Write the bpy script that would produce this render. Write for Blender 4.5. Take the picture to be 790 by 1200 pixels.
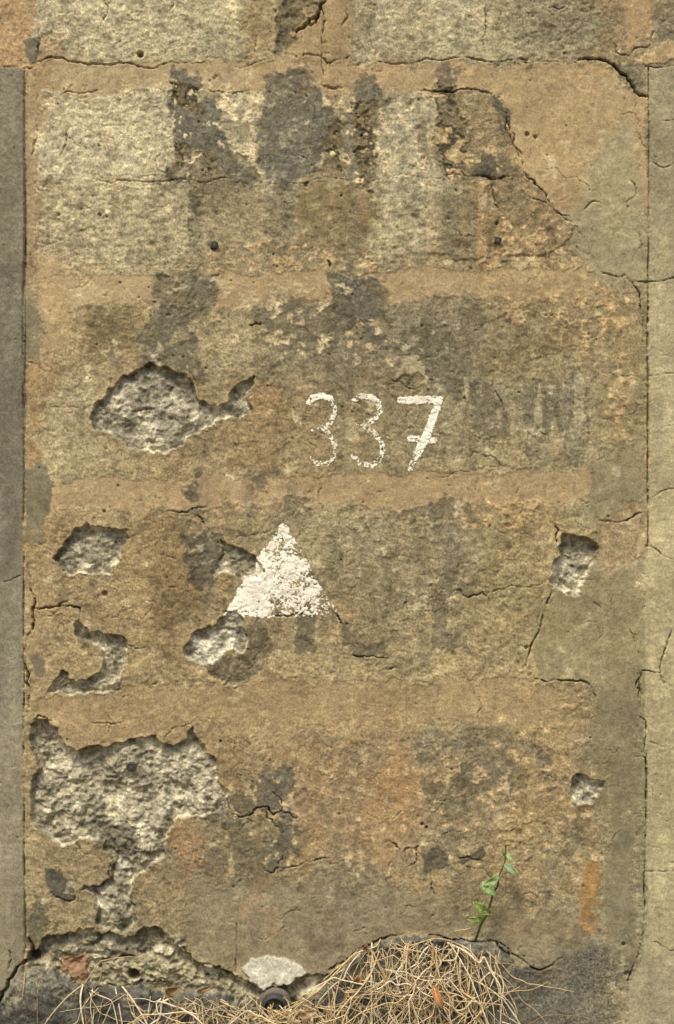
import bpy, math, random
import numpy as np

# ------------------------------------------------------------------ camera, sky, sun, exposure
S = 0.002                      # metres per unit of the wall's own drawing grid
ZB = 0.75                      # height above ground of the grid's row 1200
scene = bpy.context.scene
for o in list(bpy.data.objects): bpy.data.objects.remove(o)
def W3(X, Y, h=0.0):           # grid position (right, down, out of the wall) -> world
    return ((X - 395.0) * S, -h * S, (1200.0 - Y) * S + ZB)

cam = bpy.data.cameras.new("camera"); cam_o = bpy.data.objects.new("camera", cam)
scene.collection.objects.link(cam_o)
CD = 4.5
cam.sensor_fit = 'VERTICAL'; cam.sensor_height = 36; cam.lens = 36 * CD / (1200 * S)
cam.clip_end = 2000
cam_o.location = (0, -CD, 600 * S + ZB); cam_o.rotation_euler = (math.radians(90), 0, 0)
scene.camera = cam_o

SUN_EL, SUN_AZ = math.radians(56), math.radians(-24)      # azimuth from the wall's outward normal, to the left
d = (math.sin(SUN_AZ) * math.cos(SUN_EL), -math.cos(SUN_AZ) * math.cos(SUN_EL), math.sin(SUN_EL))
world = bpy.data.worlds.new("World"); scene.world = world; world.use_nodes = True
wn = world.node_tree.nodes; wl = world.node_tree.links
sky = wn.new('ShaderNodeTexSky'); sky.sky_type = 'NISHITA'; sky.sun_disc = False
sky.sun_elevation = SUN_EL; sky.sun_rotation = math.atan2(d[0], d[1])
sky.air_density = 1.0; sky.dust_density = 4.0; sky.ozone_density = 0.6
wl.new(sky.outputs[0], wn['Background'].inputs[0]); wn['Background'].inputs[1].default_value = 0.118
sun = bpy.data.lights.new("sun", 'SUN'); sun.energy = 1.8; sun.angle = math.radians(12); sun.color = (1, 0.95, 0.87)
sun_o = bpy.data.objects.new("sun", sun); scene.collection.objects.link(sun_o)
from mathutils import Vector
sun_o.rotation_euler = Vector(d).to_track_quat('Z', 'Y').to_euler(); sun_o.location = (-3, -4, 6)
scene.view_settings.view_transform = 'Standard'; scene.view_settings.look = 'None'
scene.view_settings.exposure = 0.60; scene.view_settings.gamma = 1

# ------------------------------------------------------------------ helpers
C = scene.collection
def tag(o, label=None, cat=None, group=None, kind=None):
    if label: o['label'] = label
    if cat: o['category'] = cat
    if group: o['group'] = group
    if kind: o['kind'] = kind
    return o
def empty(name, loc=(0, 0, 0)):
    o = bpy.data.objects.new(name, None); o.location = loc; o.empty_display_size = .1; C.objects.link(o); return o
def lin(c):
    c = np.asarray(c, np.float32) / 255.0
    return np.where(c <= 0.04045, c / 12.92, ((c + 0.055) / 1.055) ** 2.4).astype(np.float32)
def mesh_obj(name, verts, faces, mat, parent=None, col=None, smooth=True, off=(0, 0, 0), coarse=None):
    """verts Nx3 (world), faces MxK array or list"""
    verts = np.asarray(verts, np.float32) - np.asarray(off, np.float32)
    me = bpy.data.meshes.new(name)
    if isinstance(faces, np.ndarray):
        k = faces.shape[1]; n = len(faces)
        me.vertices.add(len(verts)); me.vertices.foreach_set('co', verts.ravel())
        me.loops.add(n * k); me.loops.foreach_set('vertex_index', faces.astype(np.int32).ravel())
        me.polygons.add(n); me.polygons.foreach_set('loop_start', np.arange(n, dtype=np.int32) * k)
        me.update(calc_edges=True)
    else:
        me.from_pydata([tuple(map(float, v)) for v in verts], [], faces)
    if col is not None:
        a = me.color_attributes.new('pigment', 'FLOAT_COLOR', 'POINT')
        rgba = np.ones((len(verts), 4), np.float32); rgba[:, :3] = col
        if coarse is not None: rgba[:, 3] = coarse
        a.data.foreach_set('color', rgba.ravel())
    if smooth: me.polygons.foreach_set('use_smooth', np.ones(len(me.polygons), bool))
    me.materials.append(mat)
    o = bpy.data.objects.new(name, me); C.objects.link(o)
    if parent: o.parent = parent
    return o

# ------------------------------------------------------------------ materials
def new_mat(name):
    m = bpy.data.materials.new(name); m.use_nodes = True
    return m, m.node_tree.nodes, m.node_tree.links, m.node_tree.nodes['Principled BSDF']
def mineral(name, rough=.92, bump=.42, grain=.42, base=None, spec=.15, gscale=210):
    m, n, l, b = new_mat(name)
    tc = n.new('ShaderNodeTexCoord')
    def noise(sc, det, r=.6):
        t = n.new('ShaderNodeTexNoise'); t.inputs['Scale'].default_value = sc; t.inputs['Detail'].default_value = det
        t.inputs['Roughness'].default_value = r; l.new(tc.outputs['Object'], t.inputs['Vector']); return t
    if base is None:
        a = n.new('ShaderNodeAttribute'); a.attribute_name = 'pigment'; src = a.outputs['Color']
    else:
        a = n.new('ShaderNodeRGB'); a.outputs[0].default_value = (*base, 1); src = a.outputs[0]
    g = noise(gscale, 3, .7); mid = noise(38, 4)
    mr = n.new('ShaderNodeMapRange'); mr.inputs[1].default_value = .34; mr.inputs[2].default_value = .66
    mr.inputs[3].default_value = 1 - grain; mr.inputs[4].default_value = 1 + grain
    l.new(g.outputs[0], mr.inputs[0])
    if base is None:       # coarse plaster shows more grain than the trowelled strips
        lo_ = n.new('ShaderNodeMath'); lo_.operation = 'MULTIPLY_ADD'; lo_.inputs[1].default_value = -grain; lo_.inputs[2].default_value = 1; l.new(a.outputs['Alpha'], lo_.inputs[0]); l.new(lo_.outputs[0], mr.inputs[3])
        hi_ = n.new('ShaderNodeMath'); hi_.operation = 'MULTIPLY_ADD'; hi_.inputs[1].default_value = grain; hi_.inputs[2].default_value = 1; l.new(a.outputs['Alpha'], hi_.inputs[0]); l.new(hi_.outputs[0], mr.inputs[4])
    mr2 = n.new('ShaderNodeMapRange'); mr2.inputs[1].default_value = .3; mr2.inputs[2].default_value = .7
    mr2.inputs[3].default_value = .92; mr2.inputs[4].default_value = 1.08
    l.new(mid.outputs[0], mr2.inputs[0])
    mu = n.new('ShaderNodeMath'); mu.operation = 'MULTIPLY'; l.new(mr.outputs[0], mu.inputs[0]); l.new(mr2.outputs[0], mu.inputs[1])
    vm = n.new('ShaderNodeVectorMath'); vm.operation = 'SCALE'; l.new(src, vm.inputs[0]); l.new(mu.outputs[0], vm.inputs['Scale'])
    l.new(vm.outputs[0], b.inputs['Base Color'])
    b.inputs['Roughness'].default_value = rough; b.inputs['Specular IOR Level'].default_value = spec
    g2 = noise(gscale * .7, 4, .75)
    bp = n.new('ShaderNodeBump'); bp.inputs['Strength'].default_value = bump; bp.inputs['Distance'].default_value = .0025
    if base is None:
        bs = n.new('ShaderNodeMath'); bs.operation = 'MULTIPLY'; bs.inputs[1].default_value = bump; l.new(a.outputs['Alpha'], bs.inputs[0]); l.new(bs.outputs[0], bp.inputs['Strength'])
    l.new(g2.outputs[0], bp.inputs['Height']); l.new(bp.outputs[0], b.inputs['Normal'])
    return m
def plain(name, color, rough=.7, spec=.3, var=.25, scale=60, metal=0, bump=.3):
    m, n, l, b = new_mat(name)
    tc = n.new('ShaderNodeTexCoord'); t = n.new('ShaderNodeTexNoise'); t.inputs['Scale'].default_value = scale; t.inputs['Detail'].default_value = 5
    l.new(tc.outputs['Object'], t.inputs['Vector'])
    mx = n.new('ShaderNodeMix'); mx.data_type = 'RGBA'
    c = lin(color)
    mx.inputs[6].default_value = (*(c * (1 - var)), 1); mx.inputs[7].default_value = (*(c * (1 + var)), 1)
    l.new(t.outputs[0], mx.inputs[0]); l.new(mx.outputs[2], b.inputs['Base Color'])
    b.inputs['Roughness'].default_value = rough; b.inputs['Specular IOR Level'].default_value = spec; b.inputs['Metallic'].default_value = metal
    bp = n.new('ShaderNodeBump'); bp.inputs['Strength'].default_value = bump; bp.inputs['Distance'].default_value = .002
    l.new(t.outputs[0], bp.inputs['Height']); l.new(bp.outputs[0], b.inputs['Normal'])
    return m
M_PLASTER = mineral('weathered_plaster')
M_RUBBLE = mineral('exposed_rubble', bump=.7, grain=.40)
M_CEMENT = mineral('grey_cement', bump=.6, grain=.42)
M_STONE = mineral('dark_stone', bump=.7, grain=.6)
M_PAINT = mineral('white_limewash', bump=.4, grain=.10, rough=.85)
M_CORE = plain('masonry', (125, 112, 88), rough=.95)
M_IRON = plain('rusted_iron', (84, 76, 68), rough=.6, spec=.5, metal=.6, scale=500)
M_PIPE = plain('dark_pipe', (62, 60, 58), rough=.6, scale=200)
M_EARTH = plain('earth', (96, 82, 60), rough=.95, scale=3, var=.4)
def attr_mat(name, rough, trans=0.0):
    m, n, l, b = new_mat(name)
    a = n.new('ShaderNodeAttribute'); a.attribute_name = 'pigment'
    tc = n.new('ShaderNodeTexCoord'); t = n.new('ShaderNodeTexNoise'); t.inputs['Scale'].default_value = 250; t.inputs['Detail'].default_value = 3
    l.new(tc.outputs['Object'], t.inputs['Vector'])
    mr = n.new('ShaderNodeMapRange'); mr.inputs[1].default_value = .3; mr.inputs[2].default_value = .7; mr.inputs[3].default_value = .75; mr.inputs[4].default_value = 1.2
    l.new(t.outputs[0], mr.inputs[0])
    vm = n.new('ShaderNodeVectorMath'); vm.operation = 'SCALE'; l.new(a.outputs['Color'], vm.inputs[0]); l.new(mr.outputs[0], vm.inputs['Scale'])
    l.new(vm.outputs[0], b.inputs['Base Color']); b.inputs['Roughness'].default_value = rough
    if trans:
        tr = n.new('ShaderNodeBsdfTranslucent'); l.new(vm.outputs[0], tr.inputs[0])
        mx = n.new('ShaderNodeMixShader'); mx.inputs[0].default_value = trans
        l.new(b.outputs[0], mx.inputs[1]); l.new(tr.outputs[0], mx.inputs[2]); l.new(mx.outputs[0], n['Material Output'].inputs[0])
    return m
M_STRAW = attr_mat('dry_root_fibre', .8)
M_LEAF = attr_mat('leaf', .55, .3)

# ------------------------------------------------------------------ the wall's drawing grid
DX = 1.12
def axis(lo, a, b, hi, c=7.0):
    return np.concatenate([np.arange(lo, a, c), np.arange(a, b, DX), np.arange(b, hi + c, c)]).astype(np.float32)
gx = axis(-230, -6, 796, 1020); gy = axis(-230, -6, 1206, 1560)
NX, NY = len(gx), len(gy)
XX, YY = np.meshgrid(gx, gy)
_bc = {}
def basis(coords, key, scale):
    k = (key, round(scale, 3))
    if k in _bc: return _bc[k]
    t = (coords - coords[0]) / scale; i = np.floor(t).astype(int); f = (t - i).astype(np.float32)
    n = i.max() + 4; Wm = np.zeros((len(coords), n), np.float32); r = np.arange(len(coords))
    Wm[r, i] = (1 - f) ** 3 / 6; Wm[r, i + 1] = (3 * f ** 3 - 6 * f ** 2 + 4) / 6
    Wm[r, i + 2] = (-3 * f ** 3 + 3 * f ** 2 + 3 * f + 1) / 6; Wm[r, i + 3] = f ** 3 / 6
    if len(_bc) < 60: _bc[k] = Wm
    return Wm
def noise(scale, seed, sx=1.0, sy=1.0):
    A = basis(gy, 'y', scale * sy); B = basis(gx, 'x', scale * sx)
    L = np.random.default_rng(seed).standard_normal((A.shape[1], B.shape[1])).astype(np.float32)
    r = A @ L @ B.T
    return r / r.std()
def fbm(scale, octv, seed, gain=.55, sx=1.0, sy=1.0):
    o = 0; a = 1.0; t = 0
    for k in range(octv):
        o = o + a * noise(scale / 2 ** k, seed * 17 + k, sx, sy); t += a * a; a *= gain
    return (o / math.sqrt(t)).astype(np.float32)
def sst(a, b, v):
    t = np.clip((v - a) / (b - a), 0, 1); return t * t * (3 - 2 * t)
def shift(F, dx, dy):          # sample a field at warped positions (dense area only needs to be right)
    ix = np.clip(np.arange(NX)[None, :] + np.round(dx / DX).astype(int), 0, NX - 1)
    iy = np.clip(np.arange(NY)[:, None] + np.round(dy / DX).astype(int), 0, NY - 1)
    return F[iy, ix]

n_big = fbm(220, 4, 1); n_mid = fbm(60, 4, 2); n_med2 = fbm(34, 5, 3)
n_s = fbm(14, 4, 4); n_s2 = fbm(11, 4, 5); n_f = fbm(5.0, 3, 6); n_f2 = fbm(4.2, 2, 7)
n_vs = fbm(14, 4, 8, sx=.7, sy=6); n_hs = fbm(10, 4, 9, sx=5, sy=.6)
WXa = fbm(24, 5, 10, gain=.6); WYa = fbm(24, 5, 11, gain=.6)
scr = shift(fbm(9, 3, 12, sx=1.5, sy=.8), WXa * 6, WYa * 6)       # scratchy trowel texture
scr2 = shift(fbm(13, 3, 13, sx=.9, sy=1.2), WYa * 7, WXa * 7)
ridge = 1 - np.abs(scr) * 1.1
n_sf = (.75 * n_s2 + .75 * n_f + .45 * n_f2); n_sf /= n_sf.std()
n_bf = (.9 * n_s + .5 * n_f); n_bf /= n_bf.std()
NZ = dict(b=n_bf, s=n_sf, m=n_med2, f=n_f, v=n_vs, h=n_hs, n=n_mid)

H = np.zeros((NY, NX), np.float32)           # relief, out of the wall
R = np.full((NY, NX), 1.0, np.float32)       # strength of the plaster texture
COL = np.zeros((NY, NX, 3), np.float32)      # pigment
LAB = np.zeros((NY, NX), np.int32); COOL = np.zeros((NY, NX), np.float32); VIV = np.zeros((NY, NX), np.float32)
PARTS = {}                                   # label id -> (name, owner, material, label text)
def new_part(name, owner, mat, text=None):
    i = len(PARTS) + 1; PARTS[i] = (name, owner, mat, text); return i

rngc = random.Random(5)
def rough(pts, amp=.16, lev=3):
    p = [tuple(map(float, q)) for q in pts]
    for _ in range(lev):
        o = [p[0]]
        for a, b in zip(p[:-1], p[1:]):
            L = math.hypot(b[0] - a[0], b[1] - a[1])
            if L > 3:
                k = rngc.uniform(-amp, amp) * L
                o.append(((a[0] + b[0]) / 2 - (b[1] - a[1]) / L * k, (a[1] + b[1]) / 2 + (b[0] - a[0]) / L * k))
            o.append(b)
        p = o
    return p
def window(pts, pad):
    p = np.asarray(pts, np.float32)
    i0, i1 = np.searchsorted(gx, [p[:, 0].min() - pad, p[:, 0].max() + pad])
    j0, j1 = np.searchsorted(gy, [p[:, 1].min() - pad, p[:, 1].max() + pad])
    return slice(max(j0 - 1, 0), min(j1 + 1, NY)), slice(max(i0 - 1, 0), min(i1 + 1, NX))
def seg_dist(px, py, a, b):
    ex, ey = b[0] - a[0], b[1] - a[1]; L = ex * ex + ey * ey + 1e-9
    t = np.clip(((px - a[0]) * ex + (py - a[1]) * ey) / L, 0, 1)
    return np.hypot(px - a[0] - t * ex, py - a[1] - t * ey), t
def sdf(pts, pad=14, warp=3.0):
    pts = [tuple(map(float, q)) for q in pts]; w = window(pts, pad)
    px = XX[w] + warp * WXa[w] + .30 * min(warp, 3) * n_f[w]; py = YY[w] + warp * WYa[w] + .30 * min(warp, 3) * n_f2[w]
    dm = np.full(px.shape, 1e9, np.float32); ins = np.zeros(px.shape, bool)
    for k in range(len(pts)):
        a, b = pts[k - 1], pts[k]
        dm = np.minimum(dm, seg_dist(px, py, a, b)[0])
        cond = (a[1] > py) != (b[1] > py)
        with np.errstate(divide='ignore', invalid='ignore'):
            xi = (b[0] - a[0]) * (py - a[1]) / (b[1] - a[1] + 1e-12) + a[0]
        ins ^= cond & (px < xi)
    return w, np.where(ins, -dm, dm)
def mixcol(w, m, color, var=0.0, nz='b'):
    c = lin(color)
    m = m[..., None]
    cc = c[None, None, :] * (1 + var * NZ[nz][w])[..., None] if var else c[None, None, :]
    COL[w] = COL[w] * (1 - m) + cc * m
def blob(pts, color=None, op=1.0, soft=2.0, warp=3.0, brk=0.0, nz='b', dh=0.0, rough=None, lab=None, var=0.07, edge=1.2, vz='b'):
    pad = 14 + soft + brk * 2 + warp * 2
    w, d = sdf(pts, pad, warp)
    dd = d + brk * NZ[nz][w] if brk else d
    m = sst(soft, -soft, dd)
    if color is not None: mixcol(w, m * op, color, var, vz)
    if rough is not None: R[w] = R[w] * (1 - m) + rough * m
    if dh: H[w] += dh * sst(edge, -edge, dd)
    if lab: LAB[w] = np.where(dd < 0, lab, LAB[w])
    return w, dd, m
def rect(x0, y0, x1, y1): return [(x0, y0), (x1, y0), (x1, y1), (x0, y1)]
def spots(pts, color, thr, nz='s', soft=8, width=.35, op=1.0, dh=0.0, rough=None, var=.1):
    """pigment only where a noise passes a threshold, inside a soft region"""
    w, d = sdf(pts, 14 + soft * 2, 4)
    a = sst(soft, -soft, d)
    m = sst(thr - width, thr + width, NZ[nz][w] - (1 - a) * 2.5)
    mixcol(w, m * op, color, var, 'f')
    if dh: H[w] += dh * m
    if rough is not None: R[w] = R[w] * (1 - m) + rough * m

# ---- large colour zones, read as slow changes of the wash and the dirt on it
CP = [
 (10,30,176,132,84),(150,35,168,150,110),(250,25,166,148,106),(300,30,152,126,80),(385,30,152,120,74),(440,35,150,134,96),(520,35,166,150,112),
 (610,30,152,136,98),(660,40,136,118,80),(745,20,152,118,76),(775,30,124,112,82),
 (50,110,160,128,84),(60,180,158,138,98),(110,150,176,160,122),(160,130,178,162,124),(160,190,172,156,116),(285,150,150,134,98),(470,180,158,144,108),
 (480,140,156,142,108),(560,150,128,106,68),(640,150,164,124,78),(650,220,160,120,74),(715,200,140,124,82),(720,280,142,130,92),
 (50,240,150,126,86),(110,240,166,148,106),(160,280,156,136,94),(240,240,146,126,86),(300,240,142,122,84),(400,250,124,102,62),(470,250,158,142,102),
 (530,250,136,114,74),(590,240,134,112,72),(630,290,144,118,72),
 (60,340,156,124,80),(100,380,142,122,78),(130,400,124,102,60),(60,440,142,112,66),(90,460,152,134,96),(90,520,150,132,92),(130,540,138,116,74),
 (220,380,118,104,74),(260,400,142,124,86),(320,400,132,114,78),(360,400,122,108,80),(420,390,122,108,80),(480,400,126,112,82),(550,400,124,108,74),(600,400,132,112,68),(660,400,140,116,70),(720,400,136,116,74),
 (320,480,126,102,62),(440,500,128,112,76),(410,440,118,100,66),(540,480,138,122,86),(600,480,130,116,84),(660,490,132,116,78),(730,470,134,116,74),(340,530,132,112,72),(280,530,132,106,64),(220,545,130,108,68),
 (600,530,144,126,86),(720,560,130,116,78),(680,530,136,116,74),
 (60,620,150,122,76),(180,640,138,110,66),(200,700,128,102,58),(100,700,142,118,76),(160,760,140,116,72),(70,780,142,116,72),(200,790,142,118,74),
 (400,620,136,120,84),(450,640,134,116,80),(420,700,128,108,70),(520,630,130,114,78),(520,690,128,110,72),(590,650,132,110,66),(600,720,134,114,70),(560,770,138,116,72),(480,770,142,120,76),(350,770,142,120,78),(620,620,136,112,66),
 (690,730,130,114,74),(720,800,122,108,72),(660,760,132,116,76),(735,650,140,122,82),
 (300,860,156,126,78),(400,870,150,118,70),(330,960,124,106,72),(400,930,150,112,64),(440,1000,144,112,68),(520,880,124,108,72),(560,920,122,104,66),(600,880,132,108,64),(640,940,144,116,68),(650,860,134,108,64),
 (720,900,114,102,68),(730,1000,114,104,72),(725,1080,116,108,80),(230,1000,134,110,72),(200,1050,134,110,70),(260,1060,130,108,68),(340,1060,124,106,72),(430,1060,122,104,70),(500,1060,132,108,66),(620,1010,138,114,70),(610,1060,136,114,74),(640,1080,124,106,72),(260,900,140,112,68),
 (200,1100,130,112,78),(400,1100,118,104,76),(560,1085,112,98,68)]
cp = np.array(CP, np.float32); cp[:, 2:] *= np.where(cp[:, 1:2] > 345, 1.06, 1.0); cp[:, 2:] *= np.where((cp[:, 1:2] > 600) & (cp[:, 0:1] > 330), 1.05, 1.0)
numr = np.zeros((NY, NX, 3), np.float32); den = np.zeros((NY, NX), np.float32)
wx = XX + 9 * WXa + 8 * n_mid; wy = YY + 9 * WYa
gcol = lin(cp[:, 2:])
for k in range(len(cp)):
    w_ = 1.0 / (((wx - cp[k, 0]) ** 2 + (wy - cp[k, 1]) ** 2) + 260.0) ** 1.6
    den += w_
    for c_ in range(3): numr[..., c_] += w_ * gcol[k, c_]
COL[:] = numr / den[..., None]
del numr, wx, wy

# ---- parts of the central wall: five plaster courses
ALLW = (slice(0, NY), slice(0, NX))
LC = [new_part('plaster_course', 'wall', M_PLASTER, t) for t in (
    'cream and stained plaster of the course above the crack', 'pale plaster course with grey cement blotches',
    'plaster course with the painted number', 'plaster course with the white triangle', 'orange mottled lowest plaster course')]
yw = YY + 2.5 * WYa
LAB[:] = np.select([yw < 72, yw < 340, yw < 577, yw < 822], LC[:4], LC[4])

# broad mottling of the old wash, streaks
for c_, k in ((0, .03), (1, .03), (2, .045)): COL[..., c_] *= 1 + k * n_med2 + .05 * n_vs
def peel(scale, seed, thr, mul, dh, op=1.0, sx=1.0, sy=1.0):
    n_ = shift(fbm(scale, 5, seed, .6, sx, sy), WXa * 5, WYa * 5) + .25 * n_sf
    m_ = sst(thr - .10, thr + .10, n_) * op * .62 * (.25 + .75 * sst(.4, .8, R))
    COL[:] = COL * (1 + m_[..., None] * (np.asarray(mul, np.float32) - 1)); H[:] = H + dh * m_

H += 2.0 * n_big + .8 * n_mid

# ---- ochre bands between the courses
OCH = (166, 128, 82)
def band(pts, color, text, op=.86, brk=1.8, dh=-.4, rough=.40, soft=2.2):
    lb = new_part('painted_band', 'wall', M_PLASTER, text)
    return blob(pts, color, op, soft, 1.8, brk, 'b', dh, rough, lab=lb, var=.04, vz='m')
band([(48, 76), (80, 74), (150, 75), (240, 74), (330, 72), (380, 73), (450, 71), (600, 72), (690, 72), (718, 80), (738, 102), (757, 114), (757, 150), (757, 240), (710, 270), (680, 258), (664, 252), (645, 236), (622, 212), (610, 205), (600, 170), (592, 140), (585, 112), (570, 105), (500, 108), (440, 108), (300, 108), (240, 106), (200, 106), (120, 108), (66, 108), (52, 120), (44, 140), (40, 110)],
     (166, 131, 81), 'smooth ochre strip and corner under the top crack')
band([(44, 322), (70, 326), (120, 322), (200, 322), (300, 320), (400, 318), (520, 316), (600, 312), (650, 314), (700, 322), (695, 345), (640, 348), (560, 350), (480, 352), (380, 354), (300, 360), (180, 356), (72, 358), (70, 385), (52, 400), (42, 360)],
     (165, 131, 83), 'ochre strip above the painted number')
band([(62, 568), (100, 562), (200, 560), (330, 556), (450, 554), (560, 556), (690, 552), (694, 582), (600, 590), (480, 592), (380, 590), (250, 594), (120, 596), (60, 592)],
     (166, 130, 83), 'ochre strip below the painted number')
band([(40, 815), (100, 812), (200, 800), (300, 800), (420, 800), (520, 798), (600, 798), (650, 805), (680, 850), (560, 846), (420, 850), (320, 856), (230, 842), (210, 862), (170, 862), (100, 874), (84, 878), (64, 845), (44, 842)],
     (156, 122, 74), 'faded ochre strip above the large cavity', op=.75, brk=3, dh=-.6, rough=.6, soft=6)

# ---- soft washes and weathering
W = blob
W([(60,77),(200,76),(300,76),(310,104),(200,104),(70,106)], (172,146,104), .6, 5, 3, 4, 'm', 0, .34)
W([(70,328),(150,326),(168,352),(80,354)], (170,144,100), .6, 5, 3, 4, 'm', 0, .34)
W([(0,-40),(44,-40),(46,60),(40,76),(0,78),(-60,78),(-60,-40)], (184,138,86), .9, 3, 4, 3, 'b', 0, .8)
W([(46,-10),(60,0),(58,30),(44,52),(38,40)], (172,160,130), .7, 2, 3, 2, 'b', 1.0)
W([(26,46),(44,44),(46,62),(34,70),(26,62)], (112,106,90), .95, 1, 2, 1, 'b', .8, .3)
# cream of the first two courses
W([(48,-60),(300,-60),(286,66),(80,70),(56,50)], (172,159,122), .65, 6, 4, 5, 'b', .6, 1.35)
W([(50,114),(190,108),(200,130),(196,205),(150,214),(50,212),(42,170)], (174,162,128), .8, 6, 4, 5, 'b', .8, 1.3)
W([(48,214),(230,214),(240,280),(160,312),(56,318),(44,260)], (170,155,116), .55, 8, 4, 6, 'b', .4, 1.4)
W([(450,118),(496,116),(500,220),(490,300),(440,300),(452,220)], (156,143,110), .7, 6, 4, 6, 'v', .6, 1.4)
W([(410,-30),(560,-30),(560,64),(412,64)], (166,153,118), .6, 5, 4, 8, 'b', .4, 1.4)
W([(262,108),(300,112),(306,160),(300,205),(268,160)], (156,142,108), .6, 5, 4, 6, 's', .5, 1.3)
W([(590,-20),(700,-20),(690,60),(590,64)], (148,136,102), .6, 8, 6, 10, 'b', .4, 1.4)
W([(280,5),(306,-10),(312,40),(290,66),(280,66)], (152,122,76), .7, 3, 3, 3)
W([(358,30),(384,0),(404,0),(406,66),(384,70),(345,70)], (154,122,74), .85, 3, 3, 3, 'b', 0, .5)
W([(734,-40),(762,-40),(756,44),(738,54),(732,30)], (168,128,80), .9, 3, 3, 2, 'b', 0, .4)
W([(757,64),(772,54),(850,44),(850,76),(757,76),(748,70)], (172,136,86), .9, 2, 3, 2, 'b', 1.2, .5)
W([(40,110),(52,120),(44,200),(38,330),(30,330),(30,90)], (160,130,86), .6, 4, 3, 3, 'b', 0, .4)
W([(44,290),(74,300),(72,395),(50,420),(42,360)], (168,132,84), .75, 5, 4, 4, 'b', 0, .4)
W([(29,420),(48,425),(46,470),(44,560),(60,600),(40,650),(29,600)], (168,126,70), .8, 3, 4, 4, 's', 0, .7)
W([(28,330),(42,340),(46,425),(29,424)], (120,110,82), .85, 3, 2, 2, 'b', .3, .3)
W([(30,545),(54,543),(66,562),(56,610),(50,645),(36,630),(30,600)], (112,104,80), .92, 1.5, 3, 2, 'b', .5, .3)
W([(36,630),(60,640),(56,720),(46,800),(36,760)], (164,132,80), .6, 5, 4, 4, 's', 0, .7)
W([(36,768),(52,766),(50,792),(38,795)], (106,98,76), .9, 1.5, 2, 1, 'b', .4, .3)
# green-grey films on the right
W([(704,176),(726,138),(746,140),(757,330),(700,322),(676,290),(676,256),(690,220)], (146,134,94), .88, 13, 3, 3, 'b', 0, .35)
W([(748,120),(757,120),(757,240),(750,240)], (168,132,84), .6, 3, 2, 2)
W([(700,560),(757,500),(757,600),(700,612),(690,590)], (130,118,78), .6, 8, 4, 6, 'v', 0, .35)
W([(757,610),(640,705),(618,770),(640,800),(690,800),(712,850),(757,850)], (136,121,80), .7, 6, 4, 5, 'b', 0, .45)
W([(700,800),(752,790),(752,1130),(715,1130),(705,1000)], (114,104,72), .6, 8, 3, 6, 'v', 0, .4)
W([(700,340),(750,350),(756,420),(740,530),(700,520)], (136,114,66), .4, 8, 4, 6, 'v', 0, .8)
# browns
W([(110,365),(150,368),(165,395),(140,425),(105,405)], (112,92,52), .6, 12, 6, 8, 'm')
W([(182,610),(222,600),(225,690),(215,780),(180,760)], (122,96,54), .45, 14, 6, 10, 'm')
W([(350,220),(440,214),(438,260),(410,292),(350,285)], (126,102,58), .7, 5, 4, 5, 'v', 0, .8)
W([(380,600),(410,650),(400,700),(380,690)], (118,104,76), .4, 8, 5, 6, 'm')
W([(300,862),(480,856),(490,1000),(420,1040),(350,1000),(345,920)], (160,118,68), .45, 14, 8, 14, 'm', 0, .8)
W([(268,850),(420,848),(560,846),(560,866),(300,872)], (164,130,80), .5, 8, 6, 8, 'm', 0, .7)
for q in ([(292,470),(306,455),(304,520),(290,540)], [(420,890),(470,880),(470,930),(430,950)], [(200,970),(245,975),(240,1010),(200,1015)]):
    W(q, (166,112,58), .5, 8, 5, 8, 'm')
# ---- flaking ochre left in patches
spots([(250,284),(440,280),(440,316),(260,322),(235,320)], (170,132,80), .4, 's', 8, .3, .8, .4)
spots([(600,250),(640,245),(690,315),(740,345),(750,410),(700,400),(640,370),(560,352),(560,310)], (170,134,82), .4, 's', 9, .3, .8, .4)
spots([(540,200),(600,210),(600,300),(540,310)], (168,128,74), .45, 'v', 8, .35, .8, .3)
spots([(560,352),(720,340),(750,400),(700,420),(620,400)], (170,134,82), .5, 's', 10, .3, .85, .5)
spots([(714,400),(745,400),(740,500),(725,520),(712,500)], (166,130,78), .0, 's', 8, .4, .75, .3)
spots([(460,596),(650,590),(660,612),(560,630),(470,610)], (174,130,76), .4, 's', 8, .3, .85, .4)
W([(702,614),(757,596),(757,640),(745,662),(715,678),(702,670)], (164,130,84), .65, 2, 3, 4, 's', -.6, .7)
spots([(702,614),(757,596),(757,640),(715,678)], (128,112,78), .75, 's', 4, .2, .8)
spots([(480,850),(640,846),(680,960),(640,1060),(560,1000),(480,960)], (168,130,76), .5, 's', 14, .25, .75, .4)
spots([(580,960),(700,970),(700,1010),(620,1070),(575,1040)], (164,130,80), .3, 's', 12, .25, .75, .4)
# dark grey mottle
spots([(490,860),(620,850),(650,900),(560,960),(480,950)], (104,95,74), .0, 'b', 18, .35, .75, -.1)
spots([(560,990),(640,980),(690,1010),(640,1070),(600,1060)], (104,95,74), .4, 's', 12, .3, .75, -.1)
spots([(260,850),(460,846),(460,960),(350,960),(270,920)], (108,92,62), .75, 's', 14, .25, .7)
spots([(380,600),(560,596),(556,760),(400,770)], (104,92,66), .85, 's', 16, .3, .7)
spots([(560,370),(700,360),(690,460),(560,440)], (94,80,48), .9, 's', 16, .3, .7)
spots([(200,210),(240,212),(240,262),(205,262)], (108,88,52), .2, 'v', 8, .6, .6)
spots([(60,860),(700,850),(700,1100),(60,1100)], (92,80,58), 1.75, 's', 20, .2, .7, -.5)
spots([(40,-30),(760,-30),(760,840),(40,840)], (96,82,54), 2.0, 's', 20, .25, .5, -.3)
spots([(40,-30),(760,-30),(760,840),(40,840)], (176,160,122), 2.1, 'b', 20, .3, .4, .2)
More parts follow.
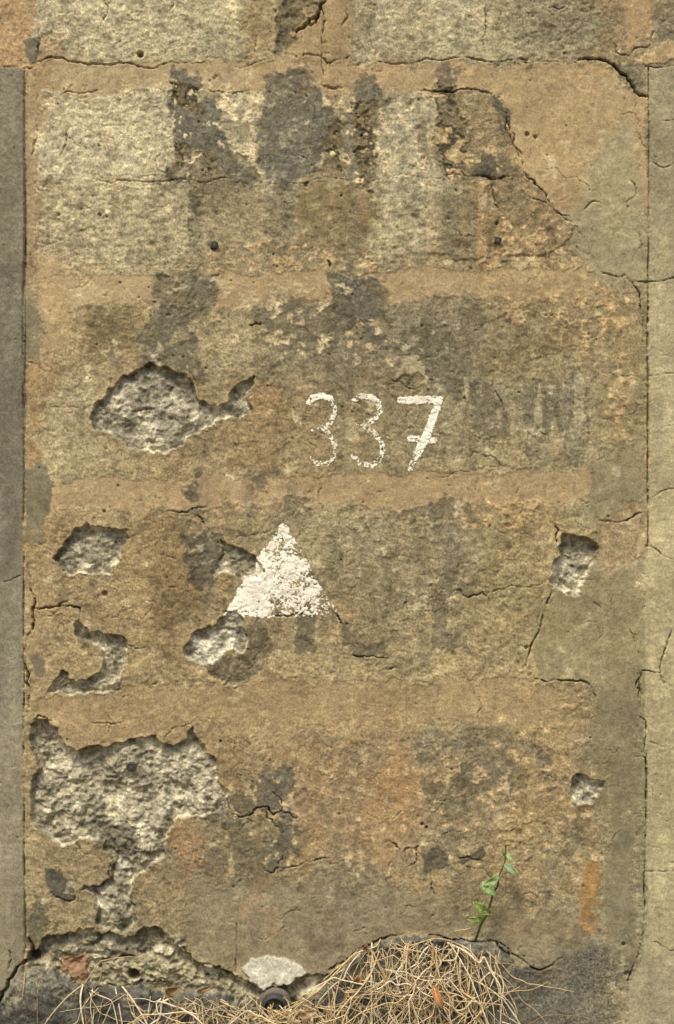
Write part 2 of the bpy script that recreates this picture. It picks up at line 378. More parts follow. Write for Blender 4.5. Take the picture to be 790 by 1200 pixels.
spots([(600,-10),(700,-10),(700,60),(600,64)], (100,90,66), .5, 's', 14, .3, .7, -.5)
spots([(405,0),(440,0),(440,64),(408,64)], (100,86,56), .3, 's', 10, .3, .75, -.5)

peel(46, 201, .55, (1.10, 1.09, 1.06), .55); peel(40, 202, .75, (.88, .87, .86), -.5); peel(70, 203, .6, (1.05, .98, .88), .3)
peel(26, 204, .95, (.86, .87, .90), -.4); peel(30, 205, 1.1, (1.13, 1.13, 1.14), .5); peel(22, 206, 1.0, (.9, .88, .84), -.3, 1, .5, 3)
spots([(290,345),(460,345),(560,350),(560,450),(430,450),(300,430)], (112,102,82), .15, 's', 16, .5, .6, .2)
spots([(440,360),(560,352),(600,400),(580,450),(480,440)], (108,98,78), .3, 'v', 16, .5, .55, .2)
spots([(380,600),(470,596),(560,600),(560,700),(480,720),(400,690)], (112,100,78), .2, 's', 16, .5, .55, .2)
spots([(480,846),(640,850),(650,900),(600,940),(480,960)], (108,96,72), .0, 'v', 18, .5, .45)
spots([(196,110),(250,110),(250,215),(200,215)], (112,98,72), .3, 'v', 8, .5, .5); spots([(300,215),(360,215),(360,300),(300,300)], (120,102,70), .4, 'v', 10, .5, .5)
spots([(40,220),(240,220),(240,310),(50,315)], (128,110,76), .5, 'v', 14, .6, .45); spots([(600,0),(690,0),(690,66),(600,66)], (112,100,72), .1, 'b', 12, .5, .5)
spots([(60,860),(700,850),(700,1090),(230,1100)], (118,106,82), .35, 'm', 24, .6, .45); spots([(40,600),(640,600),(620,790),(50,790)], (112,96,62), .7, 'm', 24, .6, .4)
spots([(210,985),(470,1000),(480,1090),(230,1100)], (112,102,80), .2, 'b', 20, .6, .5)
# ---- grey cement smears (each a patch of its own)
CEM = (112, 106, 92)
def cement(pts, color=CEM, text=None, op=.95, brk=2.0, soft=1.2, dh=.45, rough=.9, warp=4):
    lb = new_part('cement_patch', 'wall', M_CEMENT, text)
    w, d = sdf(pts, 30, warp)
    d = d + (brk + .4) * n_sf[w] + 1.5 * n_s[w]
    m = sst(soft + 1.3, -soft - 1.3, d)
    mixcol(w, m * np.clip(op * .98 + .10 * n_bf[w] + .06 * n_vs[w], .3, 1), tuple(.91 * c for c in color), .13, 'b')
    COOL[w] = np.maximum(COOL[w], m * .3)
    R[w] = R[w] * (1 - m) + rough * m; H[w] += dh * sst(1.2, -1.2, d)
    LAB[w] = np.where(d < 0, lb, LAB[w])
    spots(pts, (150,138,112), 1.25, 's', 3, .25, .5); spots(pts, (80,74,62), 1.2, 'b', 3, .35, .5, -.3)
cement([(204,84),(218,90),(236,84),(234,100),(228,116),(250,120),(264,132),(264,150),(272,172),(290,196),(288,216),(276,216),(262,204),(246,176),(226,172),(208,166),(197,148),(203,124)], text='grey cement blotch, leftmost under the top band')
cement([(318,92),(330,82),(344,74),(354,82),(358,96),(378,102),(390,118),(392,150),(382,180),(362,208),(330,214),(308,212),(300,190),(308,165),(304,128),(312,104)], text='largest grey cement blotch')
cement([(268,176),(290,196),(306,200),(308,214),(280,216),(262,200)], (124,114,92), op=.85)
cement([(411,84),(422,78),(436,80),(446,92),(451,116),(436,118),(418,120),(413,104)], text='small grey cement blotch on the top band')
cement([(508,88),(518,78),(528,76),(540,80),(538,96),(532,106),(512,100)], (104,96,82), brk=3)
cement([(404,128),(416,120),(420,160),(414,205),(398,206),(400,170)], (118,112,98), op=.8, brk=4)
cement([(575,116),(586,114),(596,140),(592,160),(580,150)], (98,92,80))
cement([(556,196),(575,180),(592,186),(610,206),(570,212),(540,208)], (86,80,68), op=.75, soft=6)
cement([(624,214),(636,212),(640,232),(630,238)], (116,100,70), soft=1)
cement([(706,73),(730,74),(757,80),(757,112),(742,108),(736,96),(722,80)], (128,118,90), soft=1, dh=0, text='grey mortar wedge beside the top crack')
cement([(170,330),(186,322),(230,312),(252,316),(262,330),(250,352),(236,372),(216,380),(196,404),(190,424),(172,420),(174,370)], (112,104,86), op=.85, brk=4, soft=3)
cement([(196,404),(222,396),(236,410),(230,430),(246,440),(236,448),(220,438),(196,428),(170,432),(174,415)], (106,98,82), op=.85, brk=3, soft=2)
cement([(376,326),(400,320),(440,318),(446,340),(440,370),(452,400),(440,420),(420,400),(400,380),(392,350)], (106,100,84), op=.85, brk=5, soft=3)
cement([(300,360),(340,352),(390,352),(400,390),(376,412),(330,410),(304,392)], (120,108,82), op=.7, brk=6, soft=4)
cement([(456,400),(500,372),(520,380),(540,440),(548,470),(520,460),(490,430),(460,440)], (118,108,86), op=.75, brk=6, soft=4)
cement([(548,450),(560,440),(580,446),(586,480),(592,510),(560,510),(552,480)], (112,102,82), op=.7, brk=4, soft=3)
cement([(612,470),(622,450),(640,455),(650,480),(644,510),(626,500),(612,500)], (110,102,86), op=.75, brk=3, soft=2)
cement([(640,450),(684,448),(690,500),(676,516),(652,500)], (112,104,88), op=.65, brk=4, soft=3)
cement([(216,622),(232,616),(258,620),(262,640),(250,668),(246,684),(228,676),(222,656)], (92,88,76), op=.9, brk=3, soft=2, text='dark grey smear left of the white triangle')
cement([(222,560),(232,556),(236,580),(240,598),(226,600)], (104,96,80), op=.75, brk=4, soft=2)
cement([(290,548),(306,546),(310,570),(296,580)], (108,98,80), op=.7, brk=4, soft=2)
cement([(330,580),(352,570),(364,592),(350,604),(330,600)], (112,100,78), op=.7, brk=4, soft=2)
cement([(480,594),(500,586),(548,584),(552,600),(520,606),(486,604)], (114,104,82), op=.75, brk=4, soft=2)
cement([(274,930),(300,910),(338,902),(350,920),(346,960),(340,980),(330,1012),(316,1020),(304,1000),(322,970),(318,940),(300,948),(276,950)], (108,100,82), op=.85, brk=4, soft=3)
cement([(270,960),(290,955),(300,990),(318,1010),(330,1030),(300,1050),(250,1040),(230,1005),(252,990)], (112,102,80), op=.6, brk=6, soft=5)
cement([(500,1005),(514,994),(532,998),(534,1012),(518,1020),(506,1024),(500,1040)], (92,86,70), op=.9, brk=1.5, soft=1)
cement([(534,1000),(565,998),(566,1010),(548,1008),(536,1008)], (88,82,68), op=.9, brk=1.5, soft=1)
cement([(44,1012),(72,1012),(90,1026),(96,1052),(88,1056),(64,1050),(50,1034)], (92,86,72), op=.95, brk=1, soft=1, text='dark grey patch left of the rubble runnel')
cement([(38,1040),(60,1060),(58,1100),(40,1110)], (104,96,74), op=.8, brk=3, soft=3)
cement([(668,940),(690,938),(706,942),(702,962),(676,968)], (110,100,72), op=.6, soft=4, dh=0)
# runs of dirt washed down from the smears
for q in ([(205,165),(262,170),(250,300),(206,300)], [(300,210),(350,212),(345,290),(306,290)], [(398,205),(446,205),(440,300),(404,300)], [(512,205),(545,205),(540,300),(516,300)], [(225,560),(262,560),(258,720),(226,720)], [(176,420),(236,420),(230,440),(180,440)], [(376,400),(446,400),(440,470),(380,470)], [(330,560),(352,560),(350,620),(332,620)], [(285,545),(310,545),(306,610),(288,610)]):
    spots(q, (116,104,80), .15, 'v', 8, .6, .5)
# trowelled vertical drags
spots([(540,440),(700,440),(690,545),(540,548)], (118,106,80), .3, 'v', 10, .5, .7, -.6)
# ---- dark brown rotted streaks under the blotches
BRN = (78, 66, 42)
for q in ([(418,120),(444,118),(442,160),(438,212),(416,212),(414,160)], [(512,104),(538,102),(548,150),(546,208),(518,208),(514,150)],
          [(378,170),(396,140),(402,150),(392,206),(380,210)], [(203,104),(232,104),(230,130),(205,128)], [(204,166),(216,166),(214,212),(205,212)], [(236,170),(250,176),(248,204),(238,204)]):
    blob(q, (118,98,62), .8, 3, 3, 3, 's', -1.0, 1.2); spots(q, BRN, -.25, 's', 4, .3, .95, -1.5)
W([(336,0),(366,-4),(358,26),(344,56),(322,66),(322,44)], (110,94,62), .85, 2, 3, 2, 's', -1.5, 1.2)
spots([(336,0),(366,-4),(344,56),(322,66)], (84,72,50), .2, 's', 4, .3, .8, -1)
W([(488,150),(496,146),(504,160),(502,190),(492,190)], (112,92,58), .6, 2, 2, 2)
spots([(200,200),(240,204),(236,214),(202,214)], (100,92,76), -.3, 'b', 4, .4, .8)
spots([(430,212),(444,212),(440,280),(424,280)], (108,88,52), .0, 'v', 8, .5, .7)
spots([(570,212),(600,212),(598,280),(574,270)], (104,88,54), .1, 'v', 8, .5, .55)
spots([(380,370),(460,360),(470,420),(400,440)], (92,80,56), 1.0, 's', 12, .25, .8, -.8)
spots([(250,340),(320,340),(330,440),(260,440)], (96,84,58), 1.2, 's', 12, .25, .7, -.8)
spots([(190,350),(230,340),(225,370),(195,385)], (86,72,44), .2, 's', 6, .3, .8, -1)
W([(470,418),(482,420),(496,444),(480,440),(456,446)], (168,150,112), .85, 1.5, 3, 1.5, 's', 1.5, .5)
W([(450,440),(478,444),(500,458),(470,456)], (94,82,56), .4, 5, 3, 3)
spots([(376,110),(500,110),(500,215),(370,215)], (176,152,108), 1.0, 's', 6, .22, .8, .5)
spots([(196,90),(310,100),(310,216),(196,216)], (180,160,120), 1.15, 's', 6, .22, .8, .5)
spots([(500,104),(600,110),(604,210),(500,210)], (164,132,82), .95, 's', 6, .25, .75, .4)
spots([(250,330),(470,330),(470,430),(250,430)], (166,142,98), 1.15, 's', 10, .25, .7, .4)
spots([(540,440),(690,440),(690,520),(540,520)], (166,150,112), 1.05, 'v', 10, .25, .7, .4)
spots([(380,600),(560,600),(560,720),(400,720)], (164,142,100), 1.15, 's', 10, .25, .6, .4)
spots([(260,850),(700,850),(700,1040),(260,1040)], (170,138,90), 1.3, 's', 14, .25, .6, .4)
spots([(345,75),(700,75),(690,105),(345,105)], (172,130,82), .2, 'm', 8, .8, .4)
# faded letters in the third course: ring, stroke, bowl, block
FAD = (88, 80, 62)
def letter(pts, text, op=.72, color=FAD, **k):
    lb = new_part('faded_letter', 'wall', M_PLASTER, text)
    blob(pts, color, op, 1.2, 1.0, 1.3, 's', -.4, 1.0, lab=lb, var=.10)
ring = [(274 + 42 * math.cos(a), 756 + 44 * math.sin(a)) for a in np.linspace(-.9, 2.75, 18)] + [(272 + 20 * math.cos(a), 752 + 20 * math.sin(a)) for a in np.linspace(2.5, -.7, 12)]
letter(ring, 'faded grey brown curve under the white triangle')
letter([(346,706),(368,712),(370,764),(346,766)], 'faded upright stroke under the white triangle')
letter([(400,728),(412,730),(414,752),(430,758),(450,752),(454,768),(420,772),(402,756)], 'faded bowl shaped letter right of the triangle', .65, (90,84,66))
letter([(506,700),(522,690),(552,684),(548,694),(526,700),(524,745),(548,750),(550,760),(508,762)], 'faded angular letter', .6)
spots([(384,604),(396,604),(400,690),(386,690)], (104,94,72), .0, 'v', 4, .5, .6); spots([(510,600),(550,596),(552,690),(516,694)], (108,98,76), -.1, 'v', 6, .5, .55); spots([(470,640),(492,640),(494,700),(474,700)], (112,100,76), .1, 's', 6, .5, .5)
spots([(400,665),(460,660),(470,740),(410,750)], (112,94,60), .3, 'b', 10, .4, .6)
W([(384,712),(408,708),(420,722),(400,730)], (172,134,80), .5, 3, 3, 2)
# ---- dull zone above the base, brick-red wash, rust bar
W([(270,1042),(340,1035),(470,1050),(560,1060),(680,1080),(720,1110),(640,1140),(590,1112),(480,1098),(380,1150),(300,1150),(230,1120),(220,1060)], (128,113,84), .65, 10, 6, 8, 'm', 0, .55)
for q in ([(300,1030),(308,1030),(298,1066),(284,1070),(282,1060)], [(284,1062),(322,1060),(330,1072),(322,1096),(312,1098),(314,1072),(286,1072)]):
    W(q, (152,114,76), .5, 4, 3, 4, 's', 0, .45)
W([(356,1100),(400,1098),(404,1112),(366,1114)], (112,88,60), .6, 3, 3, 3); W([(384,1068),(406,1060),(396,1088),(380,1092)], (120,98,64), .5, 5, 4, 4)
W([(570,1070),(680,1078),(690,1096),(590,1096)], (132,100,62), .45, 6, 5, 6, 's')
LB = new_part('rust_stain', 'wall', M_PLASTER, 'bright orange upright stain')
blob([(683,1022),(694,1008),(706,1022),(706,1060),(700,1096),(686,1096),(684,1060)], (152,106,52), .78, 3.2, 2.5, 2.4, 's', .2, .45, lab=LB, var=.10)
w, d = sdf(rect(684, 1012, 706, 1096), 10, 2); VIV[w] = .6 * sst(3, -3, d)
W([(704,1092),(720,1086),(712,1100)], (124,84,48), .6, 3, 3, 2)
LB = new_part('cement_patch', 'wall', M_CEMENT, 'pale grey cement lens above the drain pipe')
blob([(281,1136),(294,1126),(312,1121),(336,1122),(354,1130),(361,1142),(346,1143),(338,1154),(322,1152),(310,1160),(296,1152),(284,1144)], (178,174,160), .95, 1.0, 2, 1.2, 's', 2.5, .6, lab=LB, var=.04)

def hole(x, y, r, depth, rim=None):
    w = window([(x, y)], r + 8); d_ = np.hypot(XX[w] - x + .4 * WXa[w], YY[w] - y + .4 * WYa[w])
    H[w] -= depth * sst(r + .9, r - .9, d_)
    return w, d_
# ------------------------------------------------------------------ cavities down to the rubble
rub = 1.5 * fbm(34, 3, 30) + shift(.8 * (1 - 2 * np.abs(fbm(13, 3, 31, .6, sx=1.5, sy=.8))), WXa * 5, WYa * 5) + .55 * fbm(5.0, 3, 32, .8) + shift(1.1 * np.floor(1.4 * fbm(20, 4, 33)), WXa * 3, WYa * 3)
CAVM = np.zeros((NY, NX), np.float32)
def cavity(pts, depth, color=(166,152,126), text=None, warp=1.2, brk=.5, edge=.75, rubk=1.0, tilt=0.0, name='exposed_rubble', mat=None, var=.12, rise=.42, jag=.17):
    lb = new_part(name, 'wall', mat or M_RUBBLE, text)
    pr = rough(list(pts) + [pts[0]], jag, 3)[:-1]
    w, d = sdf(pr, 22, warp); d = d + brk * n_f[w] + .6 * n_s[w]
    m = sst(edge, -edge, d)
    inner = np.clip((-d - 1.5) / 13.0, 0, 1)
    y0, y1 = min(p[1] for p in pts), max(p[1] for p in pts)
    v_ = np.clip((YY[w] - y0) / (y1 - y0), 0, 1)
    hh = -depth * (1 - rise * inner) * (1 - tilt * .6 * v_) + rub[w] * rubk * (.25 + .75 * np.clip(-d / 9, 0, 1))
    H[w] += 1.1 * np.exp(-np.clip(d, 0, None) / 2.5) * (1 - m)          # lifted lip of loose plaster
    H[w] = H[w] * (1 - m) + (hh + .4 * H[w]) * m
    R[w] = R[w] * (1 - m) + 1.3 * m
    CAVM[w] = np.maximum(CAVM[w], m); COOL[w] = np.maximum(COOL[w], .45 * m); color = tuple(np.array(color) * (.95, .955, .985))
    mixcol(w, m, color, var, 'b')
    pale_rim = sst(-3.4, -.8, d) * m * np.clip(.45 + .5 * n_bf[w], 0, 1)     # whitish broken edge of the coat, also painting the light its rims catch
    mixcol(w, pale_rim * .8, (206,196,172), .06)
    wide = m * sst(.5, 1.3, n_s2[w]); mixcol(w, wide * .45, (204,192,164), .06)
    wide = m * sst(.7, 1.5, n_med2[w]); mixcol(w, wide * .45, (120,110,92), .06)
    LAB[w] = np.where(d < 0, lb, LAB[w])
cavity([(110,476),(127,458),(145,441),(160,433),(178,427),(195,430),(210,439),(222,446),(228,464),(233,473),(256,477),(268,468),(275,452),(298,440),(297,450),(288,462),(293,483),(275,490),(255,495),(240,503),(215,522),(200,527),(180,534),(160,528),(145,515),(112,503)],
       11, (158,146,122), 'fish shaped cavity of exposed rubble', tilt=.45, rubk=.8)
cavity([(63,655),(70,645),(90,618),(103,611),(118,616),(132,621),(153,619),(150,635),(141,655),(129,677),(115,671),(102,672),(79,676)], 10, (160,147,120), 'cavity shaped like a broken shard, left', tilt=.5)
cavity([(88,735),(92,721),(102,737),(123,744),(137,747),(149,754),(147,775),(139,809),(113,812),(54,813),(64,797),(72,787),(80,797),(102,797),(116,786),(119,766),(106,754),(90,746)], 9, (158,145,116), 'hook shaped cavity', tilt=.4)
cavity([(259,635),(278,641),(299,655),(311,670),(306,680),(292,677),(251,674),(249,660),(261,648)], 8, (152,138,110), 'small cavity biting the white triangle', tilt=.4)
cavity([(217,757),(227,744),(248,733),(261,722),(278,715),(283,733),(292,757),(283,768),(273,759),(261,764),(246,776),(230,776),(217,768)], 8, (150,140,118), 'small cavity below the white triangle', tilt=.5)
blob([(222,755),(246,745),(270,742),(284,750),(276,758),(262,763),(246,775),(230,774)], (206,198,178), .8, 3, 3, 2)
cavity([(656,630),(659,624),(670,624),(687,631),(698,639),(696,662),(687,682),(682,698),(667,698),(646,683),(648,664),(657,655)], 15, (164,152,126), 'deep oblong cavity at the right', tilt=.7, rubk=1.2)
cavity([(669,911),(674,906),(687,908),(708,917),(703,929),(694,942),(676,943),(669,929)], 13, (176,164,138), 'small round cavity at the lower right', tilt=.9, jag=.06, brk=.3, warp=.8, rubk=.7)
cavity([(38,851),(44,843),(59,845),(72,868),(86,882),(99,877),(125,877),(147,870),(174,865),(191,870),(202,879),(217,870),(225,846),(227,862),(239,875),(250,890),(257,906),(272,930),(270,949),(257,953),(220,961),(200,968),(192,988),(190,1004),(160,1030),(152,1055),(156,1080),(140,1096),(116,1086),(115,1062),(94,1042),(128,1034),(132,1008),(122,990),(100,984),(70,991),(50,974),(37,950)],
       12, (170,157,128), 'largest cavity of pale exposed rubble', tilt=.75, warp=1.6, rubk=1.1)
blob([(112,975),(135,966),(160,972),(158,995),(130,996),(112,990)], (106,98,80), .85, 3, 4, 3, 's', 1)
blob([(150,955),(164,950),(166,964),(152,966)], (112,104,86), .8, 2, 4, 2)
blob([(220,958),(258,952),(270,950),(274,972),(262,968),(240,964)], (98,92,76), .75, 2, 4, 2, 's', 1)
blob([(138,1008),(152,1004),(154,1018),(142,1020)], (226,220,204), .8, 2, 3, 2)
blob([(100,1064),(120,1060),(150,1080),(150,1095),(118,1090)], (120,110,88), .6, 4, 4, 3)
# eroded strip over the foundation
cavity([(34,1118),(52,1102),(70,1095),(95,1084),(120,1097),(145,1100),(168,1087),(190,1088),(206,1100),(214,1115),(228,1127),(262,1136),(286,1150),(310,1160),(340,1154),(348,1146),(376,1144),(400,1132),(396,1180),(300,1190),(150,1180),(80,1170),(36,1150)],
       14, (150,136,104), 'eroded rubble strip above the foundation stones', tilt=.35, warp=1.6, rubk=1.1)
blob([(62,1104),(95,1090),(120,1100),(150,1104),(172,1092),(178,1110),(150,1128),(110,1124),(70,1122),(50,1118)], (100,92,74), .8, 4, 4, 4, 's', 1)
rk = random.Random(3)
for _ in range(26):
    x = rk.uniform(52, 280); y = rk.uniform(1098, 1150) if x < 215 else rk.uniform(1136, 1158); r_ = rk.uniform(4, 12); a0 = rk.uniform(0, 6)
    q = [(x + r_ * rk.uniform(.6, 1.3) * math.cos(a0 + k * 1.05), y + .7 * r_ * rk.uniform(.6, 1.3) * math.sin(a0 + k * 1.05)) for k in range(6)]
    blob(q, rk.choice(((176,164,134), (160,146,112), (112,104,86), (96,90,76), (150,134,100), (196,186,160))), .75, 1.5, 1.5, 1, 's', rk.uniform(1.5, 5), 1.2)
for _ in range(14):
    x = rk.uniform(60, 270); y = rk.uniform(1100, 1150) if x < 215 else rk.uniform(1140, 1156); hole(x, y, rk.uniform(1, 3), rk.uniform(3, 9))
LB = new_part('brick', 'wall', M_RUBBLE, 'broken red brick end')
blob([(70,1130),(84,1122),(104,1124),(106,1146),(100,1155),(84,1146),(74,1140)], (160,108,72), .9, 2, 3, 1.5, 's', 5, .5, lab=LB)
blob([(112,1136),(140,1126),(170,1128),(200,1108),(215,1122),(228,1140),(230,1160),(130,1160)], (166,152,118), .7, 4, 4, 4, 's', 3)
# ---- hollows and drilled holes
hole(165, 64, 3.4, 16); hole(156, 1142, 6.6, 34); hole(40, 1121, 6.5, 28); hole(20, 1142, 7, 18); hole(12, 998, 2, 4); hole(22, 304, 2.5, 8)
for q in ((122,600,1.6),(731,1106,2.2),(735,1140,3),(768,1140,2.6),(768,1072,2),(617,760,2.2),(122,696,3),(583,262,2),(250,290,3),(618,157,2.4),(628,160,2),(495,966,2),(500,970,1.6),(68,250,2),(117,250,1.8),(125,252,1.5)):
    hole(q[0], q[1], q[2], 5)
# ------------------------------------------------------------------ left pilaster, right block wall, foundation stones
jx = 28.2 + .8 * noise(60, 77) + .5 * n_f - 1.8 * sst(1.2, 2.2, noise(9, 79))
leftm = (sst(.8, -.8, XX - jx) * sst(77.2, 78.8, YY + .6 * WYa)).astype(np.float32)
LP_ = new_part('render_face', 'pilaster', M_CEMENT)
lc = lin((116,108,90))[None, None] * (1 - sst(760, 1000, YY))[..., None] + lin((136,124,98))[None, None] * sst(760, 1000, YY)[..., None]
lc = lc * (1 + .06 * n_med2 + .07 * n_vs + .05 * n_mid)[..., None] * (1 - .22 * sst(1.1, 1.9, n_sf) + .16 * sst(1.3, 2.1, n_bf))[..., None]
COL[:] = COL * (1 - leftm[..., None]) + lc * leftm[..., None]
H[:] = H * (1 - leftm) + (.6 * n_big + .5) * leftm; R[:] = R * (1 - leftm) + .42 * leftm
LAB[leftm > .5] = LP_
# right: joints wander, blocks between them
jr = 760.0 + .8 * noise(50, 78) + .5 * n_f - 5 * sst(640, 760, YY) + 4 * sst(860, 900, YY) - 6 * sst(1050, 1120, YY) - 16 * sst(1115, 1160, YY)
rightm = (sst(-.8, .8, XX - jr) * sst(77, 79, YY + 1.2 * WYa)).astype(np.float32)
yb = YY + 2.0 * WYa + .03 * (XX - 760)
JY = [143, 190, 335, 441, 503, 577, 1021, 1120, 1300]
BC = [(128,118,88),(124,114,84),(134,124,90),(152,138,102),(150,136,100),(150,136,98),(148,134,94),(144,131,94),(137,127,96),(134,124,96)]
lo = 60.0
for k, hi in enumerate(JY + [1700]):
    lb = new_part('block', 'blockwall', M_PLASTER)
    m = rightm * sst(-6, 6, yb - lo) if k else rightm.copy()
    inb = (yb >= lo) & (yb < hi) & (rightm > .5)
    m = np.where(inb | (rightm <= .5) & (yb >= lo) & (yb < hi), m if k else rightm, 0)
    m = rightm * ((yb >= lo) & (yb < hi))
    COL[:] = COL * (1 - m[..., None]) + (lin(BC[k])[None, None] * np.array([1.16, 1.11, 1.06], np.float32) * ((1 + .06 * n_med2 + .04 * n_mid + .05 * n_vs) * (1 - .2 * sst(1.2, 2.0, n_sf) + .12 * sst(1.2, 2.0, n_bf)))[..., None]) * m[..., None]
    LAB[inb] = lb; lo = hi
H[:] = H * (1 - rightm) + (.8 * n_big + .5 * n_mid + .3) * rightm; R[:] = R * (1 - rightm) + .5 * rightm
# foundation stones: ragged top edge, proud of the plaster
FT = [(-300,1330),(-60,1215),(0,1172),(14,1150),(40,1136),(68,1138),(84,1146),(100,1155),(150,1157),(210,1166),(262,1170),(300,1186),(345,1186),(362,1168),(392,1138),(420,1116),(445,1102),(470,1097),(505,1098),(545,1103),(570,1106),(592,1111),(612,1126),(634,1138),(648,1132),(662,1122),(690,1110),(714,1112),(722,1140),(726,1210),(740,1700),(-300,1700)]
w, df = sdf(FT, 20, 2.2)
df = df + .8 * n_f[w]
fm = sst(1.0, -1.0, df) * (XX[w] < 740); fmc = np.where(XX[w] > 625, sst(16, -10, df + 5 * n_s[w]) * sst(722, 690, XX[w] + 5 * n_s[w]), fm)
stone_tex = 2.0 * n_mid[w] + 1.6 * fbm(20, 4, 41)[w]
proud = (9 * sst(330, 120, XX[w]) + 5 * sst(380, 480, XX[w]) * sst(640, 560, XX[w]) - 1.0 * sst(600, 680, XX[w])) * sst(0, -7, df) + 1.0 * sst(640, 600, XX[w])
Hs = stone_tex * np.clip(-df / 10, .15, 1) + proud
H[w] = H[w] * (1 - fm) + (Hs * (1 - .85 * sst(600, 660, XX[w])) + H[w] * sst(600, 660, XX[w])) * fm
R[w] = R[w] * (1 - fm) + .9 * fm
mixcol(w, fmc * np.where(XX[w] > 625, .9, 1), (80, 77, 70), .18, 'm'); COOL[w] = np.maximum(COOL[w], fmc * .9)
spf = sst(.3, 1.2, n_sf[w]) * fmc; mixcol(w, spf * .38, (126,118,102), .1)
for q, c_, o_ in (([(600,1140),(660,1128),(690,1150),(640,1170),(605,1160)], (112,82,56), .55), ([(600,1185),(680,1180),(680,1240),(600,1240)], (106,80,58), .5), ([(640,1160),(700,1140),(690,1200),(650,1200)], (132,126,112), .4),
                  ([(548,1106),(590,1114),(612,1132),(590,1140),(556,1120)], (124,114,96), .5), ([(604,1128),(640,1140),(655,1130),(630,1120)], (130,116,90), .5), ([(0,1172),(40,1138),(100,1154),(80,1164),(40,1152),(8,1180)], (150,140,116), .5)):  # last patch paints the lit top edge of the left stone
    blob(q, c_, o_, 6, 4, 6, 's')
blob([(570,1128),(640,1140),(664,1116),(700,1096),(716,1108),(722,1240),(570,1240)], (108,101,86), .6, 12, 5, 8, 's')
spots([(570,1128),(664,1116),(716,1108),(722,1240),(570,1240)], (80,76,68), .5, 's', 10, .4, .6)
LF1 = new_part('rock_face', 'stone1', M_STONE); LF2 = new_part('rock_face', 'stone2', M_STONE)
sub = np.where(df < 0, np.where(XX[w] < 322, LF1, LF2), LAB[w]); LAB[w] = sub

# ------------------------------------------------------------------ cracks and joints
def crack(pts, width=1.0, depth=9.0, amp=.16, lip=0.0, lev=3, taper=True):
    width *= .56; p = rough(pts, amp, lev); w = window(p, 10); px, py = XX[w], YY[w]
    best = np.full(px.shape, 1e9, np.float32); wd = np.full(px.shape, width, np.float32)
    tot = sum(math.hypot(b[0] - a[0], b[1] - a[1]) for a, b in zip(p[:-1], p[1:])); s = 0
    for a, b in zip(p[:-1], p[1:]):
        L = math.hypot(b[0] - a[0], b[1] - a[1])
        dd, t = seg_dist(px, py, a, b)
        u = (s + t * L) / tot
        ww = width * (np.clip(np.minimum(u, 1 - u) * 6, .35, 1) if taper else 1) * (1 + .35 * np.sin(s * .9 + a[0]))
        k = dd - ww < best; wd = np.where(k, ww, wd); best = np.where(k, dd - ww, best); s += L
    g = sst(.62, -.5, best)
    H[w] -= depth * g * np.clip(.62 + .5 * n_bf[w] + .25 * (width > 1), .12, 1.15) * np.clip(wd / max(width, 1e-3), .5, 1)
    if lip: H[w] += lip * np.exp(-np.clip(best, 0, None) / 3.0) * (1 - g)
K = crack
blob([(500,109),(585,113),(594,140),(600,170),(611,204),(628,216),(645,238),(676,266),(640,300),(500,300)], None, 1, 2, 2.2, 1.2, 's', 1.6)      # the old coat stands proud of the smooth corner
K([(584,112),(590,126),(596,146),(602,172),(612,202),(626,214),(640,232),(652,248),(676,266)], .9, 7, .2, .8); K([(676,266),(690,300),(704,318),(718,322)], .8, 6, .2, .4)
# top joint and the lips above it
K([(28,79),(60,66),(84,72),(120,75),(160,77),(178,80),(200,74),(240,72)], .9, 9, .1, .6)
K([(40,20),(47,48),(44,62),(40,78)], .9, 8); K([(0,78),(14,79),(40,78)], 1.3, 10, .08)
K([(62,0),(58,24)], .6, 6); K([(122,0),(126,16),(120,30)], .5, 5); K([(205,0),(195,20)], .5, 5)
K([(278,70),(296,68),(306,20),(312,0)], .4, 4); K([(255,73),(330,71)], .4, 4)
K([(350,76),(356,64),(378,68),(384,74),(400,70),(420,68)], .9, 8); K([(376,0),(377,66),(380,90),(376,100),(400,104)], .7, 8, .1)
K([(382,-6),(374,12),(362,22),(350,34),(346,44)], 2.2, 10, .3); K([(372,14),(360,30)], 2.0, 9, .3)
K([(405,0),(408,20),(404,50),(410,62)], .9, 6, .3)
K([(575,0),(570,26),(564,44),(562,66)], .6, 5, .2, .5)
K([(420,70),(500,68),(560,70),(600,70),(640,72),(690,71)], .7, 6, .1, .5); K([(604,71),(610,69),(622,69)], 1.6, 9)
K([(678,71),(700,70),(712,72),(724,82),(740,98),(744,108),(757,113)], 1.9, 14, .14, 0, 3, False)
K([(640,8),(655,12),(672,2)], .5, 4); K([(704,56),(716,50),(722,62),(736,66),(752,56),(790,40)], .6, 5, .3)
K([(757,78),(775,79),(800,76),(1000,74)], 1.7, 12, .06)
K([(70,112),(78,106),(96,108),(120,104)], .6, 5); K([(240,104),(256,106),(300,106)], .5, 5); K([(376,99),(392,104),(404,102)], .6, 6); K([(490,106),(520,106),(540,104),(556,104),(574,108),(586,114)], .9, 7, .12, .4)
K([(586,116),(594,140),(602,170),(612,200),(624,212)], .7, 6, .15, .6)
K([(44,108),(42,140),(36,180),(44,220),(38,250),(42,300)], .5, 5); K([(76,148),(74,175),(72,192)], .8, 6, .2); K([(96,206),(130,214),(190,212),(240,214),(290,212)], .6, 4, .1, .3)
K([(290,212),(340,214),(420,212),(500,211),(560,207),(590,208),(620,214)], .5, 3.5, .1, .3); K([(560,206),(594,207),(606,210)], 1.2, 9)
K([(612,224),(634,236),(648,246),(660,256),(676,266)], .8, 7, .15, .4); K([(676,262),(686,244),(696,236),(704,238)], .6, 6); K([(674,284),(690,298),(700,310)], .9, 8, .2)
